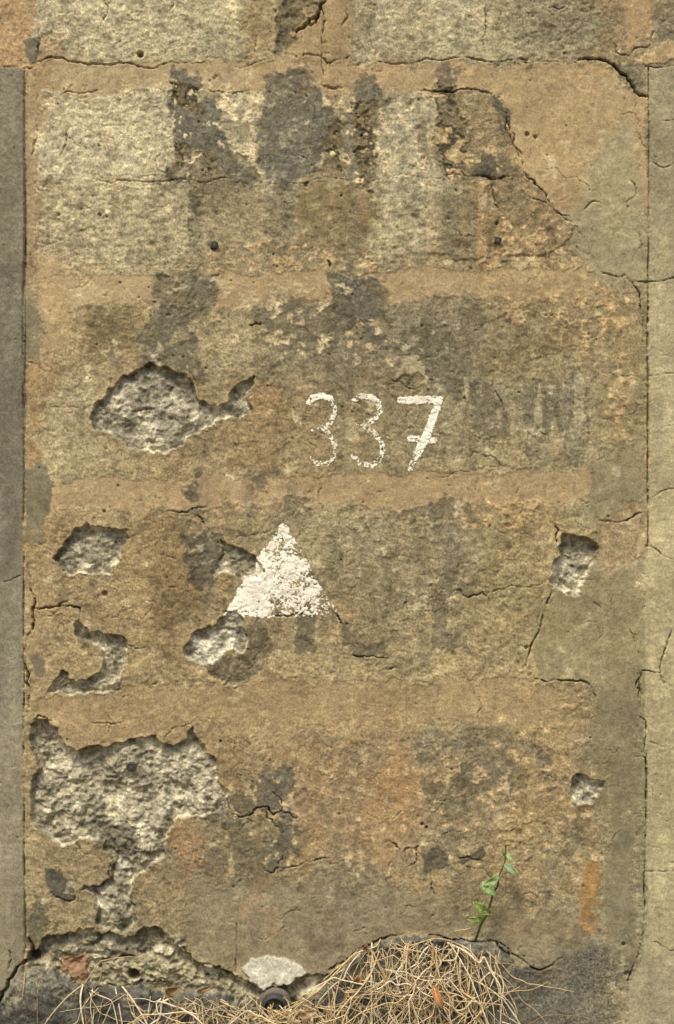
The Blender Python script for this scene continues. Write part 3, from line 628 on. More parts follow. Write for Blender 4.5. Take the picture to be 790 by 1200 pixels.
K([(700,330),(706,320),(716,322),(732,322),(742,332),(750,344),(754,380),(756,400)], .9, 8, .15)
K([(738,210),(746,222),(742,232),(730,240)], .5, 5); K([(742,330),(770,330),(800,322)], .6, 6, .1); K([(745,262),(752,290),(738,310)], .4, 4)
K([(578,214),(580,240),(594,256)], .6, 5); K([(518,262),(540,276),(560,278),(580,272)], .4, 4); K([(345,308),(358,300),(368,288)], .7, 5); K([(384,306),(388,314)], 1.4, 8)
# joints of the left pilaster and right wall
K([(28.3,80),(28,200),(28.4,300),(27,330),(28,600),(29,800),(28,1000),(30,1112)], .8, 7, .006, 0, 4, False)
K([(0,684),(14,680),(28,674)], .4, 4); K([(0,898),(28,897)], .4, 3); K([(0,430),(26,428)], .3, 2)
K([(760,80),(760,300),(759,420),(760,640),(757,640)], 1.0, 10, .006, 0, 4, False); K([(757,640),(772,646),(790,660),(840,690)], .8, 8)
K([(760,143),(800,141),(1000,140)], .6, 6, .04); K([(760,190),(800,192)], .5, 4); K([(760,441),(800,437),(1000,436)], .5, 5, .05); K([(760,503),(800,497),(1000,495)], .8, 7, .05); K([(760,585),(776,575),(800,570),(1000,560)], .7, 7, .06)
K([(786,728),(780,760),(774,790),(782,808)], .7, 7); K([(774,788),(752,786),(746,800),(748,820),(752,834),(760,836)], .7, 7)
K([(747,786),(750,840),(757,845),(758,888),(742,886)], .9, 8, .06); K([(757,888),(758,960),(756,1060),(753,1100),(748,1120),(736,1150)], 1.0, 10, .02, 0, 4, False)
K([(757,1021),(800,1020),(1000,1020)], .8, 7, .05); K([(753,1096),(770,1104),(800,1114)], .5, 5); K([(757,870),(800,874)], .4, 3)
K([(29,424),(44,428),(48,436)], .8, 7); K([(40,474),(70,476),(110,482)], .4, 3)
# middle
K([(36,673),(36,690),(38,714),(32,750),(34,790),(34,830)], 1.6, 12, .2); K([(36,712),(60,712),(80,710),(93,712),(94,724)], 1.0, 9, .15); K([(68,712),(74,706),(80,704)], 1.5, 8)
K([(140,750),(152,757),(166,760),(176,758)], .5, 5); K([(190,690),(205,688)], .7, 5)
K([(195,600),(215,600),(230,596),(243,594)], 1.0, 8, .2); K([(232,604),(240,616)], 1, 6)
K([(260,640),(262,650),(252,660)], 1.0, 7); K([(240,706),(262,718),(280,714)], .8, 6)
K([(312,724),(340,722),(360,716),(365,708)], .8, 7); K([(394,720),(402,732)], 1.0, 7); K([(408,768),(430,770),(456,772)], .8, 7); K([(455,786),(476,784)], .8, 7); K([(456,742),(470,722),(478,700)], .6, 5)
K([(650,612),(655,622),(652,640)], .8, 8); K([(702,610),(720,612),(738,608),(757,600)], .9, 8, .12); K([(648,684),(640,710),(634,735),(622,762),(616,782)], .9, 9, .1); K([(640,700),(632,740)], .5, 5)
K([(690,700),(704,712),(708,740),(700,760)], .4, 4); K([(570,694),(600,686),(640,680)], .4, 4); K([(510,706),(540,692),(566,694),(575,705)], .9, 6, .3)
K([(620,796),(660,798),(688,800),(698,816),(700,830),(712,842)], 1.0, 9, .1, .5); K([(735,730),(750,770),(752,800)], .4, 4); K([(620,690),(700,680),(716,676)], .3, 3)
K([(480,548),(540,552),(600,548)], .5, 4); K([(375,552),(376,592)], .3, 3); K([(558,556),(557,590)], .3, 3)
K([(470,418),(500,400)], .4, 4); K([(292,382),(300,378),(308,380)], 1.2, 7); K([(456,446),(470,448),(494,456)], 1, 5)
K([(610,486),(630,500),(650,512)], .6, 5); K([(622,480),(630,464)], .5, 4); K([(576,450),(592,486)], .6, 5, .1, .5)
K([(153,482),(166,480),(180,479)], 1.4, 7, .06)
# lower
K([(105,846),(120,848),(146,846)], .4, 4); K([(192,868),(206,852),(226,846)], .5, 5); K([(40,844),(46,838),(60,844)], .8, 7)
K([(270,954),(290,956),(300,948),(312,946),(320,956),(340,954),(350,958)], 1.0, 9, .25, .5); K([(318,920),(330,940),(334,955)], .6, 6); K([(312,948),(322,966),(330,980)], .9, 7, .3)
K([(330,1018),(350,1016),(368,1010),(390,1006)], 1.0, 7, .15, .8); K([(306,1018),(318,1024),(326,1016),(336,1000)], 1.1, 7, .3); K([(446,990),(456,986),(464,990),(470,996)], .9, 7, .2, .5); K([(475,1006),(480,994),(490,992),(488,1002),(478,1016)], .9, 7, .3, .5)
K([(506,1030),(512,1050)], .7, 5); K([(518,980),(530,974),(544,974)], .8, 5, .1, .8); K([(536,1008),(548,1004),(566,1010)], .8, 6)
K([(94,1044),(118,1040),(132,1030)], 1.1, 8); K([(132,1010),(130,1030)], .8, 7); K([(60,1046),(76,1056),(92,1056)], .7, 6)
K([(191,975),(172,1010),(158,1040)], .5, 4); K([(278,1080),(277,1146)], .8, 6, .04); K([(214,1110),(226,1126),(250,1132),(278,1146),(300,1160)], 1.4, 9)
K([(100,1155),(130,1156),(180,1152),(210,1160)], 1.0, 10); K([(110,1126),(140,1124),(170,1118)], 1.2, 9, .2); K([(-40,1230),(0,1172),(16,1142),(40,1120),(34,1100)], 2.4, 16, .15, 0, 3, False)
K([(10,1110),(8,1140)], .5, 5)
K([(350,1146),(376,1144),(400,1130),(420,1116),(445,1102),(470,1096)], 1.5, 12, .1); K([(470,1096),(505,1097),(545,1102),(592,1110),(612,1125),(634,1138),(648,1132),(662,1121)], 1.1, 11, .1, .3)
K([(582,1104),(588,1112),(600,1120)], 1.6, 10); K([(660,912),(640,908),(612,905)], .4, 3)

# ------------------------------------------------------------------ short hairlines and pits all over the old plaster
rq = random.Random(77)
for _ in range(330):
    x, y = rq.uniform(30, 790), rq.uniform(0, 1130); a = rq.gauss(0, .7) if rq.random() < .6 else rq.uniform(0, math.pi); L = rq.choice((6, 9, 12, 18, 28)); b = a + rq.gauss(0, .6)
    K([(x, y), (x + L * .5 * math.cos(a), y + L * .5 * math.sin(a)), (x + L * .5 * (math.cos(a) + math.cos(b)), y + L * .5 * (math.sin(a) + math.sin(b)))], rq.uniform(.25, .6), rq.uniform(.8, 3.2), .25, rq.choice((0, 0, .5)), 2)
for _ in range(60):
    x, y = rq.uniform(40, 780), rq.uniform(0, 1100); a = rq.choice((0, 0, math.pi / 2, .6, 2.4)) + rq.gauss(0, .35); L = rq.uniform(25, 110)
    p_ = [(x, y)]
    for k in range(4): a += rq.gauss(0, .45); p_.append((p_[-1][0] + L / 4 * math.cos(a), p_[-1][1] + L / 4 * math.sin(a)))
    K(p_, rq.uniform(.2, .42), rq.uniform(1.8, 4), .22, rq.choice((0, .5)), 3)
for _ in range(300):
    hole(rq.uniform(0, 790), rq.uniform(0, 1150), rq.uniform(.3, 1.3), rq.uniform(1.0, 4.0))
# ------------------------------------------------------------------ plaster texture
g3 = noise(2.5, 91); g4 = noise(3.2, 92, 1.4, .75)
worm = 1 - np.abs(shift(fbm(4.6, 2, 93, sx=1.5, sy=.8), WXa * 3, WYa * 3))
H += R * (.05 * (ridge - .5) + .05 * (1 - np.abs(scr2)) + .13 * worm + .05 * n_f + .12 * g3 + .11 * g4)
pit = sst(1.5, 2.1, n_f + .4 * n_s2) * np.clip(R, .3, 1.3)
H -= .5 * pit
# crazing: a net of hairlines where the coat is coarse, in patches
def craze(scale, seed, width, sx=1.0, sy=1.0):
    f1 = shift(fbm(scale, 3, seed, .5, sx, sy), WXa * 3, WYa * 3)
    gy_, gx_ = np.gradient(f1); g_ = np.hypot(gx_, gy_) + 1e-3
    return np.exp(-(np.abs(f1) / g_ / width) ** 2)
net = craze(22, 301, .75, 1.3, .8) * sst(-.2, .7, fbm(40, 3, 303)) + craze(15, 302, .65) * sst(.1, .8, fbm(34, 3, 304)) + .8 * craze(11, 305, .6, 1.5, .7) * sst(.5, 1.0, fbm(30, 3, 306))
net = np.clip(net, 0, 1) * sst(.5, 1.0, R) * (1 - .5 * CAVM)
H -= .75 * net
COL *= (1 - .12 * net)[..., None]
H += CAVM * (.35 * n_f + .35 * n_s2 + .3 * g3)
COL *= (1 + .06 * n_f * np.clip(R, .5, 1) + .05 * n_sf * np.clip(R, .3, 1.3) + .075 * g3 * np.clip(R, .5, 1) + .075 * g4 * np.clip(R, .5, 1.4) + .06 * (worm - .3) * R)[..., None]
lum = COL @ np.array([.2126, .7152, .0722], np.float32)
NEU = np.array([1.175, .99, .69], np.float32)                     # every wash here is dulled towards the same warm dust
sat = np.clip(.52 - .02 * CAVM + .30 * COOL + .35 * VIV, 0, 1)[..., None]
COL[:] = (COL * sat + lum[..., None] * NEU * (1 - sat)) * (1.14 - .12 * CAVM)[..., None] * np.array([.98, 1.035, .98], np.float32)
np.clip(COL, .012, .82, out=COL)

# ------------------------------------------------------------------ things that own the sheets
wall = tag(empty('plaster_wall', W3(395, 1560)), 'weathered tan and ochre plaster wall with cavities, cracks and a painted number', 'wall')
pil = tag(empty('cement_pilaster', W3(0, 1560)), 'smooth grey cement pilaster along the left edge', 'pilaster')
bwl = tag(empty('block_wall', W3(800, 1560)), 'olive grey rendered block wall along the right edge', 'wall')
st1 = tag(empty('foundation_stone', W3(150, 1560)), 'dark grey foundation stone at the lower left under the red brick end', 'stone', 'foundation stones')
st2 = tag(empty('foundation_stone', W3(520, 1560)), 'dark foundation stone behind the dense hanging dry roots, lower right', 'stone', 'foundation stones')
OWN = dict(wall=wall, pilaster=pil, blockwall=bwl, stone1=st1, stone2=st2)
for o in OWN.values(): bpy.context.view_layer.update()

VX = (XX - 395.0) * S; VZ = (1200.0 - YY) * S + ZB; VY = -H * S
P3 = np.stack([VX, VY, VZ], -1).reshape(-1, 3); PC = COL.reshape(-1, 3); PR = np.clip(.40 + .55 * R, .5, 1.0).reshape(-1)
idx = np.arange(NX * NY).reshape(NY, NX)
Q = np.stack([idx[:-1, :-1], idx[1:, :-1], idx[1:, 1:], idx[:-1, 1:]], -1).reshape(-1, 4)
QL = LAB[:-1, :-1].reshape(-1)
order = np.argsort(QL, kind='stable'); Q = Q[order]; QL = QL[order]
starts = np.searchsorted(QL, np.arange(1, len(PARTS) + 2))
remap = np.empty(NX * NY, np.int64)
for lb, (name, owner, mat, text) in PARTS.items():
    f = Q[starts[lb - 1]:starts[lb]]
    if len(f) < 6: continue
    used = np.unique(f); remap[used] = np.arange(len(used))
    o = mesh_obj(name, P3[used], remap[f], mat, OWN[owner], PC[used], True, OWN[owner].location, PR[used])
    if text: o['label'] = text

def core(parent, x0, x1, y0, y1, h0, h1, name='masonry_core'):
    v = [W3(x, y, h) for h in (h0, h1) for (x, y) in ((x0, y0), (x1, y0), (x1, y1), (x0, y1))]
    f = [(0, 1, 2, 3), (7, 6, 5, 4), (0, 4, 5, 1), (1, 5, 6, 2), (2, 6, 7, 3), (3, 7, 4, 0)]
    return mesh_obj(name, v, f, M_CORE, parent, None, False, parent.location)
core(wall, 26.5, 756, -231, 1559, -40, -190); core(pil, -231, 26, -231, 1559, -41, -189); core(bwl, 757, 1026, -231, 1559, -41, -189)

def hat(X, Y):      # relief at a grid position
    i = np.clip(np.searchsorted(gx, X) - 1, 0, NX - 2); j = np.clip(np.searchsorted(gy, Y) - 1, 0, NY - 2)
    fx = (X - gx[i]) / (gx[i + 1] - gx[i]); fy = (Y - gy[j]) / (gy[j + 1] - gy[j])
    return (H[j, i] * (1 - fx) + H[j, i + 1] * fx) * (1 - fy) + (H[j + 1, i] * (1 - fx) + H[j + 1, i + 1] * fx) * fy
def sample(F, X, Y):
    i = np.clip(np.searchsorted(gx, X) - 1, 0, NX - 2); j = np.clip(np.searchsorted(gy, Y) - 1, 0, NY - 2)
    fx = (X - gx[i]) / (gx[i + 1] - gx[i]); fy = (Y - gy[j]) / (gy[j + 1] - gy[j])
    return (F[j, i] * (1 - fx) + F[j, i + 1] * fx) * (1 - fy) + (F[j + 1, i] * (1 - fx) + F[j + 1, i + 1] * fx) * fy

# ------------------------------------------------------------------ white limewash: number and triangle, as worn films on the relief
def local_noise(shape, cell, seed, octv=3):
    r = np.random.default_rng(seed); out = 0; a = 1
    for k in range(octv):
        c = max(cell / 2 ** k, 1.01)
        ny, nx = int(shape[0] / c) + 4, int(shape[1] / c) + 4
        L = r.standard_normal((ny, nx)); y = np.arange(shape[0]) / c; x = np.arange(shape[1]) / c
        i, j = y.astype(int), x.astype(int); fy, fx = (y - i)[:, None], (x - j)[None, :]
        fy = fy * fy * (3 - 2 * fy); fx = fx * fx * (3 - 2 * fx)
        n_ = (L[i][:, j] * (1 - fx) + L[i][:, j + 1] * fx) * (1 - fy) + (L[i + 1][:, j] * (1 - fx) + L[i + 1][:, j + 1] * fx) * fy
        out = out + a * n_; a *= .7
    return out / out.std()
def film(name, text, cover, x0, y0, x1, y1, seed, color=(240,233,212), fine=1.0):
    st = .55
    x = np.arange(x0, x1, st, dtype=np.float32); y = np.arange(y0, y1, st, dtype=np.float32)
    X, Y = np.meshgrid(x, y)
    n1 = local_noise(X.shape, 9, seed); n2 = local_noise(X.shape, 26, seed + 1, 3); n3 = local_noise(X.shape, 3.5, seed + 2, 2)
    c = cover(X + .25 * n1, Y + .25 * n1)
    hh = sample(H, X, Y)
    hm = hh - (sample(H, X + 3, Y) + sample(H, X - 3, Y) + sample(H, X, Y + 3) + sample(H, X, Y - 3)) / 4     # wears off hollows first
    keep = c - .06 + .24 * (1.4 - fine) / .4 * .55 * n1 + .16 * n2 * (1 if fine < 1.1 else .6) + .24 * fine * n3 + .22 * np.clip(hm, -2, 2)
    h2 = hh + .30 + .12 * n1
    v = np.stack([(X - 395) * S, -h2 * S, (1200 - Y) * S + ZB], -1).reshape(-1, 3)
    cc = lin(color)[None] * (1 - .06 * np.clip(n2 + .5 * n1, -.5, 1.6)).reshape(-1, 1) * np.array([[1, .995, .955]], np.float32)
    thin = sst(.42, .0, keep).reshape(-1, 1)
    cc = cc * (1 - .38 * thin) + .38 * thin * lin((190,172,132))[None]
    id_ = np.arange(X.size).reshape(X.shape)
    kq = keep[:-1, :-1] > 0
    f = np.stack([id_[:-1, :-1], id_[1:, :-1], id_[1:, 1:], id_[:-1, 1:]], -1)[kq]
    u = np.unique(f); rm = np.empty(X.size, np.int64); rm[u] = np.arange(len(u))
    o = mesh_obj(name, v[u], rm[f], M_PAINT, wall, np.clip(cc[u], 0, .85), True, wall.location)
    o['label'] = text
    return o
def strokes(lines):
    def cover(X, Y):
        best = np.full(X.shape, -2.0, np.float32)
        for pts, wid, strength in lines:
            for k, (a, b) in enumerate(zip(pts[:-1], pts[1:])):
                d_, t = seg_dist(X, Y, a, b)
                s0 = strength[min(k, len(strength) - 1)] if isinstance(strength, (list, tuple)) else strength
                best = np.maximum(best, np.where(d_ < wid, s0, s0 - (d_ - wid) * .8))
        return best
    return cover
film('painted_digit', 'white painted digit three, first of the number', strokes([
    ([(362,471),(367,465.5),(378,463.5),(387,466.6),(391.5,475),(391.5,486),(387,496),(378,501.5),(367,503)], 2.8, [.65,.7,.55,.18,.05,.05,.15,-.05]),
    ([(379,501.5),(386,509),(391.5,518),(392.5,528),(389,538),(382,544),(373,543.5),(364,537)], 2.5, [.15,.18,.14,.12,.06,0,-.1])]), 354, 456, 402, 554, 50, fine=1.25)
film('painted_digit', 'white painted digit three, middle of the number', strokes([
    ([(415,469),(423,464),(434,464.5),(443,471),(445,481),(440,490),(432,496.5),(420,500.5)], 2.9, [.12,.32,.24,.28,.2,.15,-.02]),
    ([(428,500),(438,507),(446.5,516),(448.5,528),(444,539.5),(434,545.5),(423,543.5),(414.5,534)], 2.7, [.06,.12,.2,.18,.1,.03,-.06])]), 406, 456, 458, 554, 60, fine=1.25)
film('painted_digit', 'white painted digit seven with a crossbar', strokes([
    ([(470,468.5),(492,468),(515,468)], 3.7, [.65,.45]), ([(514.5,468),(508,488),(499.5,511),(489,532)], 3.9, [.6,.75,.8]), ([(488,532),(481,549)], 2.8, .15), ([(482,513.5),(508,515.5)], 3.8, .3)]), 462, 458, 524, 556, 70, fine=1.1)
TRI = [(331,613),(338,618),(351,641),(371,678),(399,722),(355,723),(312,724),(261,722),(278,693),(285,680),(300,668),(300,655)]
def tri_cover(X, Y):
    dm = np.full(X.shape, 1e9, np.float32); ins = np.zeros(X.shape, bool)
    for k in range(len(TRI)):
        a, b = TRI[k - 1], TRI[k]; dm = np.minimum(dm, seg_dist(X, Y, a, b)[0])
        ins ^= ((a[1] > Y) != (b[1] > Y)) & (X < (b[0] - a[0]) * (Y - a[1]) / (b[1] - a[1] + 1e-9) + a[0])
    lower = sst(690, 722, Y) * sst(285, 340, X)
    base = .30 + .34 * sst(330, 300, X) - .30 * lower
    return np.where(ins, base - .5 * np.exp(-dm / 1.5) , -dm * .5)
film('painted_triangle', 'white painted triangle, flaking', tri_cover, 254, 606, 404, 732, 80, (240,233,212))

# ------------------------------------------------------------------ iron fixings set in the wall
def lathe(prof, seg=20, squash=1.0):
    v = []; f = []
    for (r, h) in prof:
        for k in range(seg):
            a = 2 * math.pi * k / seg; v.append((r * math.cos(a), r * math.sin(a) * squash, h))
    for i in range(len(prof) - 1):
        for k in range(seg):
            f.append((i * seg + k, i * seg + (k + 1) % seg, (i + 1) * seg + (k + 1) % seg, (i + 1) * seg + k))
    return v, f
def put(name, v, f, mat, parent, X, Y, h, smooth=False, tag_text=None, ang=0, tilt=0):
    ca, sa = math.cos(ang), math.sin(ang); ct, stt = math.cos(tilt), math.sin(tilt); out = []
    for (a, b, c) in v:
        a, b = a * ca - b * sa, a * sa + b * ca
        b, c = b * ct + c * stt, -b * stt + c * ct           # tilt leans the outward axis downwards (b is down)
        out.append(W3(X + a, Y + b, h + c))
    off = parent.location if parent else (0, 0, 0)
    o = mesh_obj(name, out, f, mat, parent, None, smooth, off)
    if tag_text: o['label'] = tag_text
    return o
for (x, y, r, ang, t) in ((583, 282, 5.5, .2, 'square rusty bolt head under the tan streaks'), (251, 286, 4.6, .5, 'rusted bolt stump below the leftmost grey blotch'), (153.5, 899, 6.0, .3, 'round iron plug in the largest cavity')):
    h0 = float(sample(H, np.array([x], np.float32), np.array([y], np.float32))[0])
    w = window([(x, y)], 12)
    seg = 4 if r < 5.8 and r > 5 else 14
    v, f = lathe([(0.01, 3.2), (r * .5, 3.1), (r * .55, 2.2), (r * .62, 2.2), (r * .7, 3.6), (r * .95, 3.2), (r, 1.5), (r, -6)], seg)
    put('anchor_bolt', v, f, M_IRON, wall, x, y, h0 + .3, False, t, ang + math.pi / 4)
# drain pipe
pipe = tag(empty('drain_pipe', W3(322, 1172, 4)), 'dark drain pipe mouth under the pale cement lens', 'pipe')
h0 = -5.0
v, f = lathe([(10.5, -30), (10.8, 13), (12.2, 14.4), (14.2, 13.5), (15, 10), (15, -32)], 32)
put('pipe_barrel', v, f, M_PIPE, pipe, 322, 1176, h0, True, None, 0, .25)
v, f = lathe([(16.4, -20), (19.5, 1.5), (18.5, 4.2), (15.2, 5.0)], 32)
put('mortar_collar', v, f, M_CEMENT if False else plain('mortar', (112,104,88), rough=.95, scale=300, bump=1.0, var=.5), pipe, 322, 1176, h0, True, None, 0, .25)

# ------------------------------------------------------------------ climbing weed
rng = random.Random(11)
def tube(path, rads, sides=5, flat=1.0):
    v = []; f = []; n = len(path)
    for i, p in enumerate(path):
        a = np.array(path[max(i - 1, 0)]); b = np.array(path[min(i + 1, n - 1)]); t = b - a; t = t / (np.linalg.norm(t) + 1e-9)
        u = np.cross(t, (0.13, 1, .2)); u /= np.linalg.norm(u) + 1e-9; w_ = np.cross(t, u)
        for k in range(sides):
            q = 2 * math.pi * k / sides
            v.append(np.array(p) + rads[i] * (math.cos(q) * u + flat * math.sin(q) * w_))
    for i in range(n - 1):
        for k in range(sides):
            f.append((i * sides + k, i * sides + (k + 1) % sides, (i + 1) * sides + (k + 1) % sides, (i + 1) * sides + k))
    return v, f
def spline(pts, n):
    p = np.array(pts, float); t = np.linspace(0, len(p) - 1, n); o = []
    for q in t:
        i = min(int(q), len(p) - 2); u = q - i
        a, b, c, d_ = p[max(i - 1, 0)], p[i], p[i + 1], p[min(i + 2, len(p) - 1)]
        o.append(.5 * (2 * b + (c - a) * u + (2 * a - 5 * b + 4 * c - d_) * u * u + (3 * b - a - 3 * c + d_) * u ** 3))
    return o
weed = tag(empty('climbing_weed', W3(558, 1102, 0)), 'small green weed growing from the crack above the dry roots', 'plant')
sp = [(557,1104,-4),(560,1092,6),(563,1082,9),(570,1069,11),(574,1056,13),(577,1043,15),(582,1035,16),(584,1022,18),(589,1009,20),(591,998,21),(590.5,988,22)]
pp = [W3(*q) for q in spline(sp, 34)]
v, f = tube(pp, [(1.7 - 1.0 * i / 33) * S for i in range(34)])
mesh_obj('stem', v, f, M_LEAF, weed, np.tile(lin((92,100,50)), (len(v), 1)), True, weed.location)
def leaf(name, parent, base, tip, h0, h1, wid, color, curl=.25, fold=.35, sag=0.0, seedk=0, mat=None, thick=.25, toothed=True):
    """a blade of real thickness from base to tip, folded along its midrib"""
    r = random.Random(seedk); n, mcs = 11, 7
    b = np.array([base[0], base[1], h0], float); t = np.array([tip[0], tip[1], h1], float); ax = t - b; L = np.linalg.norm(ax); ax /= L
    side = np.cross(ax, (0, 0, 1.0)); side /= np.linalg.norm(side); up = np.cross(side, ax)
    v = []; f = []; cl = []
    for lay in (1, -1):
        for i in range(n):
            u = i / (n - 1); wv = wid * (math.sin(math.pi * min(u ** .8, 1)) ** .75 if 0 < u < 1 else 0.02)
            if toothed: wv *= 1 + .16 * ((i % 2) - .5)
            for j in range(mcs):
                s_ = (j / (mcs - 1) - .5) * 2
                p = b + ax * L * u + side * wv * s_ + up * (fold * wv * abs(s_) + curl * L * math.sin(u * 2.6) - sag * L * u * u + .25 * wv * math.sin(u * 9 + s_ * 3 + seedk) + lay * thick / 2)
                v.append(W3(p[0], p[1], p[2])); k_ = 1 + .18 * math.sin(j * 2.1 + i) + (.25 if abs(s_) < .1 else 0)
                cl.append(lin(color) * k_)
    N = n * mcs
    for i in range(n - 1):
        for j in range(mcs - 1):
            a = i * mcs + j; q = (a, a + 1, a + mcs + 1, a + mcs); f.append(q); f.append(tuple(N + k for k in reversed(q)))
    rim = [j for j in range(mcs)] + [i * mcs + mcs - 1 for i in range(1, n)] + [(n - 1) * mcs + j for j in range(mcs - 2, -1, -1)] + [i * mcs for i in range(n - 2, 0, -1)]
    for k in range(len(rim)):
        a, b_ = rim[k], rim[(k + 1) % len(rim)]; f.append((b_, a, N + a, N + b_))
    return mesh_obj(name, v, f, mat or M_LEAF, parent, np.clip(np.array(cl), 0, .8), True, parent.location if parent else W3(base[0], base[1], h0))
for k, (b, t, h0, h1, wd, c_) in enumerate([
    ((584,1023),(564,1034),18,24,5.0,(160,176,112)), ((563,1029),(579,1045),20,26,6.0,(146,170,98)), ((573,1070),(552,1051),13,22,6.6,(158,178,92)),
    ((577,1067),(561,1066),12,18,3.0,(170,182,106)), ((566,1075),(545,1073),11,18,3.8,(160,178,94)), ((589,1008),(604,1020),20,25,4.0,(146,170,116)),
    ((591,997),(601,1004),21,26,3.4,(160,178,114)), ((590,989),(594,984),22,25,1.8,(160,160,100)), ((590,1000),(586,992),22,24,1.5,(146,150,90))]):
    leaf('leaf', weed, b, t, h0, h1, wd, c_, seedk=k, curl=.12)

# ------------------------------------------------------------------ hanging dry roots (uncountable)
ALLV, ALLF, ALLC = [], [], []; base_n = 0
def strand(pts, r0, color, n=None):
    global base_n
    n = n or max(10, int(len(pts) * 3)); path = [W3(*q) for q in spline(pts, n)]
    v, f = tube(path, [r0 * S * (1 - .55 * (i / (n - 1)) ** 2) * (1 + .15 * math.sin(i * 1.7 + r0 * 9)) for i in range(n)], 4, rng.choice((1, .9, .45, .35)))
    ALLV.extend(v); ALLF.extend([tuple(q + base_n for q in g) for g in f]); base_n += len(v)
    ALLC.append(np.tile(lin(color), (len(v), 1)))
SC = [(216,196,150),(204,180,132),(224,206,166),(188,162,112),(212,188,138),(160,136,94),(228,214,178),(196,170,118)]
def hz(x, y): return float(sample(H, np.array([x], np.float32), np.array([y], np.float32))[0])
def wander(x, y, ang, L, h, wob, grav=.06, hout=.3, step=9):
    pts = []; k = rng.uniform(-.012, .012); s = 0
    while s < L:
        hh = max(hz(min(max(x, -200), 900), min(y, 1540)) + 1.2, h) if y < 1500 else h
        pts.append((x, y, hh))
        ang += k * step + rng.gauss(0, wob * .5); ang += (math.pi / 2 - ang) * grav
        if rng.random() < .15: ang += rng.choice((-1, 1)) * rng.uniform(.4, 1.0)
        if y < crack_y(x) + 6 and math.sin(ang) < .3: ang = rng.choice((.5, math.pi - .5))
        x += step * math.cos(ang); y += step * math.sin(ang); h += rng.gauss(hout, 1.6); h = min(max(h, 2), 46); s += step
    return pts
def crack_y(x):
    xs = [90,150,210,262,300,345,362,392,420,445,470,505,545,570,592,610]; ys = [1150,1157,1163,1165,1178,1178,1165,1140,1116,1103,1098,1099,1104,1107,1112,1126]
    return float(np.interp(x, xs, ys))
for k in range(150):       # the dense clump
    x = rng.triangular(405, 600, 480) if rng.random() < .8 else rng.uniform(400, 560)
    y = crack_y(x) + rng.uniform(-1, 8) + (rng.uniform(0, 70) if rng.random() < .5 else 0)
    a = math.pi / 2 + rng.gauss(0, .6)
    strand(wander(x, y, a, rng.uniform(50, 240), rng.uniform(3, 18), .2, .06, .5), rng.choice((.3,.4,.45,.6,.7,.9,1.25)) * rng.uniform(.8, 1.15), rng.choice(SC))
for k in range(34):        # loops and kinks across the clump
    x = rng.uniform(400, 590); y = rng.uniform(1125, 1200)
    strand(wander(x, y, rng.uniform(-.9, math.pi + .9), rng.uniform(40, 110), rng.uniform(10, 30), .3, .02), rng.uniform(.5, 1.0), rng.choice(SC))
for k in range(150):       # along the strip to the left
    x = rng.uniform(90, 420) if rng.random() < .5 else rng.uniform(210, 420)
    y = max(crack_y(x), 1150) + rng.uniform(0, 26)
    a = math.pi / 2 + rng.gauss(0, .85)
    strand(wander(x, y, a, rng.uniform(40, 150), rng.uniform(4, 20), .24, .05, .5), rng.choice((.3,.4,.5,.6,.8,1.1)) * rng.uniform(.8, 1.15), rng.choice(SC))
for k in range(26):
    x = rng.uniform(230, 420); y = rng.uniform(1165, 1205)
    strand(wander(x, y, rng.choice((0, math.pi)) + rng.gauss(0, .5), rng.uniform(40, 110), rng.uniform(14, 30), .25, .02), rng.uniform(.5, 1.0), rng.choice(SC))
for k in range(30):        # in front of the drain
    x = rng.uniform(285, 400); y = rng.uniform(1160, 1180)
    strand(wander(x, y, math.pi / 2 + rng.gauss(0, .9), rng.uniform(30, 90), rng.uniform(16, 30), .24, .03), rng.choice((.3, .45, .6, .9)), rng.choice(SC))
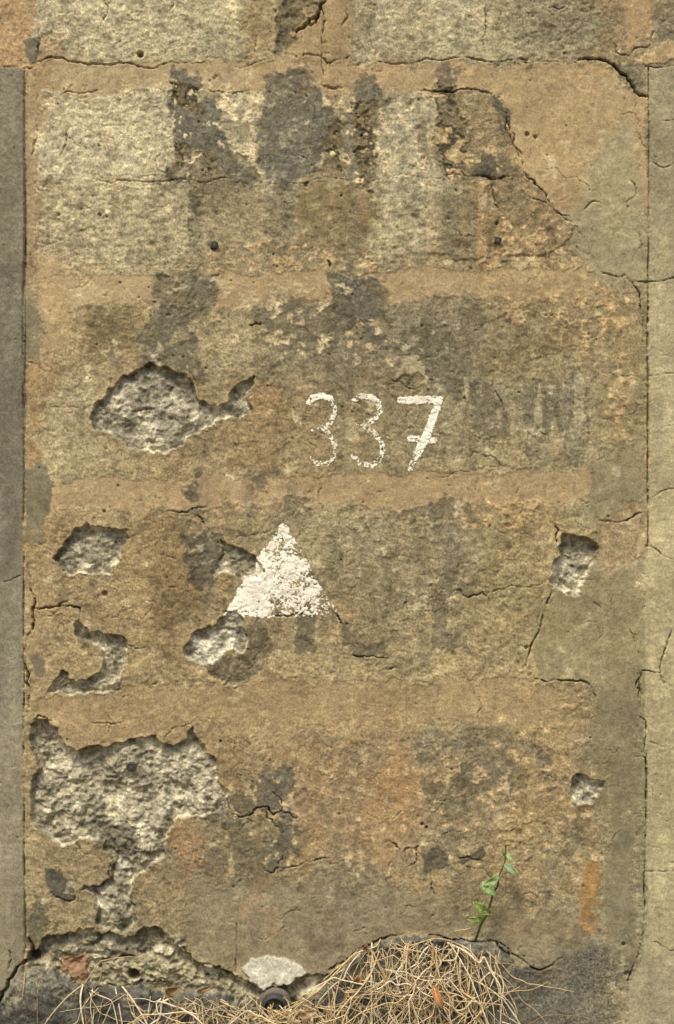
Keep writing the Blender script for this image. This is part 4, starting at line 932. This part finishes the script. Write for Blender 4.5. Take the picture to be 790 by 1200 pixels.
for pts, r, c_ in (
    ([(357,1172,14),(372,1158,18),(392,1138,16),(410,1120,12),(420,1114,8),(440,1108,6),(446,1100,2)], 1.3, SC[1]),
    ([(384,1200,20),(394,1160,20),(400,1140,14),(412,1120,8),(420,1112,2)], .9, SC[3]),
    ([(524,1104,4),(545,1112,14),(560,1124,18),(566,1118,16),(574,1134,18),(584,1150,20),(586,1162,20),(598,1180,20),(612,1204,20),(620,1240,18)], 1.3, SC[2]),
    ([(540,1098,2),(532,1090,10),(546,1086,14),(558,1084,10)], .8, SC[1]), ([(470,1100,2),(480,1106,8),(510,1098,9),(536,1104,10),(552,1118,14)], .9, SC[3]),
    ([(436,1104,2),(435,1150,8),(436,1210,10),(434,1270,10)], 1.2, SC[6]), ([(560,1150,12),(574,1136,16),(588,1146,18),(586,1176,18),(584,1210,16)], 1.2, SC[2]),
    ([(100,1152,1),(116,1128,4),(124,1124,5),(150,1120,6),(176,1122,2)], .7, SC[3]), ([(122,1126,5),(118,1146,6),(112,1156,10)], .7, SC[5]),
    ([(98,1152,6),(96,1172,12),(102,1210,14),(108,1250,14)], 1.3, SC[2]), ([(96,1154,6),(80,1166,12),(62,1186,14),(50,1204,14)], .9, SC[1]), ([(30,1138,4),(30,1150,12),(28,1168,13)], .6, SC[3]), ([(50,1138,5),(46,1160,12),(46,1196,13)], .7, SC[5]),
    ([(110,1156,8),(108,1180,13),(116,1216,14)], .9, SC[4]), ([(136,1156,8),(142,1180,14),(148,1215,14)], 1.0, SC[6]), ([(144,1154,8),(158,1170,14),(176,1200,16),(186,1230,16)], 1.3, SC[2]),
    ([(404,1160,14),(440,1158,16),(470,1164,20),(500,1166,22)], .9, SC[1]), ([(588,1162,20),(600,1176,20),(606,1196,19)], .6, SC[6])):
    strand(pts, r, c_, 40)
roots = mesh_obj('dry_roots', np.array(ALLV, np.float32), np.array(ALLF, np.int64), M_STRAW, None, np.concatenate(ALLC), True)
tag(roots, 'tangle of pale dry roots hanging over the foundation stones', 'roots', None, 'stuff')
for k, (b, t, h0, h1, wd, c_, lab_) in enumerate([
    ((416,1150),(424,1132),12,20,5.0,(176,136,84),'dry curled leaf caught at the left of the dense roots'),
    ((506,1148),(518,1176),24,30,4.6,(182,132,80),'brown dry leaf hanging in the middle of the dense roots'),
    ((350,1184),(372,1176),22,26,5.5,(190,158,116),'pale dry leaf right of the drain pipe'),
    ((232,1158),(252,1148),16,22,3.2,(156,124,76),'thin dry leaf below the eroded strip'),
    ((196,1160),(214,1150),14,20,6.0,(148,116,68),'crumpled brown leaf on the dry roots, leftmost'),
    ((428,1112),(430,1102),4,9,3.2,(160,114,62),'tiny brown leaf in the crack at the top of the roots')]):
    o = leaf('dry_leaf', None, b, t, h0, h1, wd, c_, seedk=20 + k, curl=.3, fold=.7, toothed=False)
    off = Vector(W3(b[0], b[1], h0))
    o.data.transform(__import__('mathutils').Matrix.Translation(Vector((0, 0, 0)))); o.location = off
    tag(o, lab_, 'leaf', 'dry leaves among the roots')

# ------------------------------------------------------------------ ground, below the picture
gz = W3(0, 1556)[2]
g = mesh_obj('ground', [(-600, -600, gz), (600, -600, gz), (600, 600, gz), (-600, 600, gz)], [(0, 1, 2, 3)], M_EARTH, None, None, False)
tag(g, 'bare earth in front of the wall', 'ground', None, 'structure')
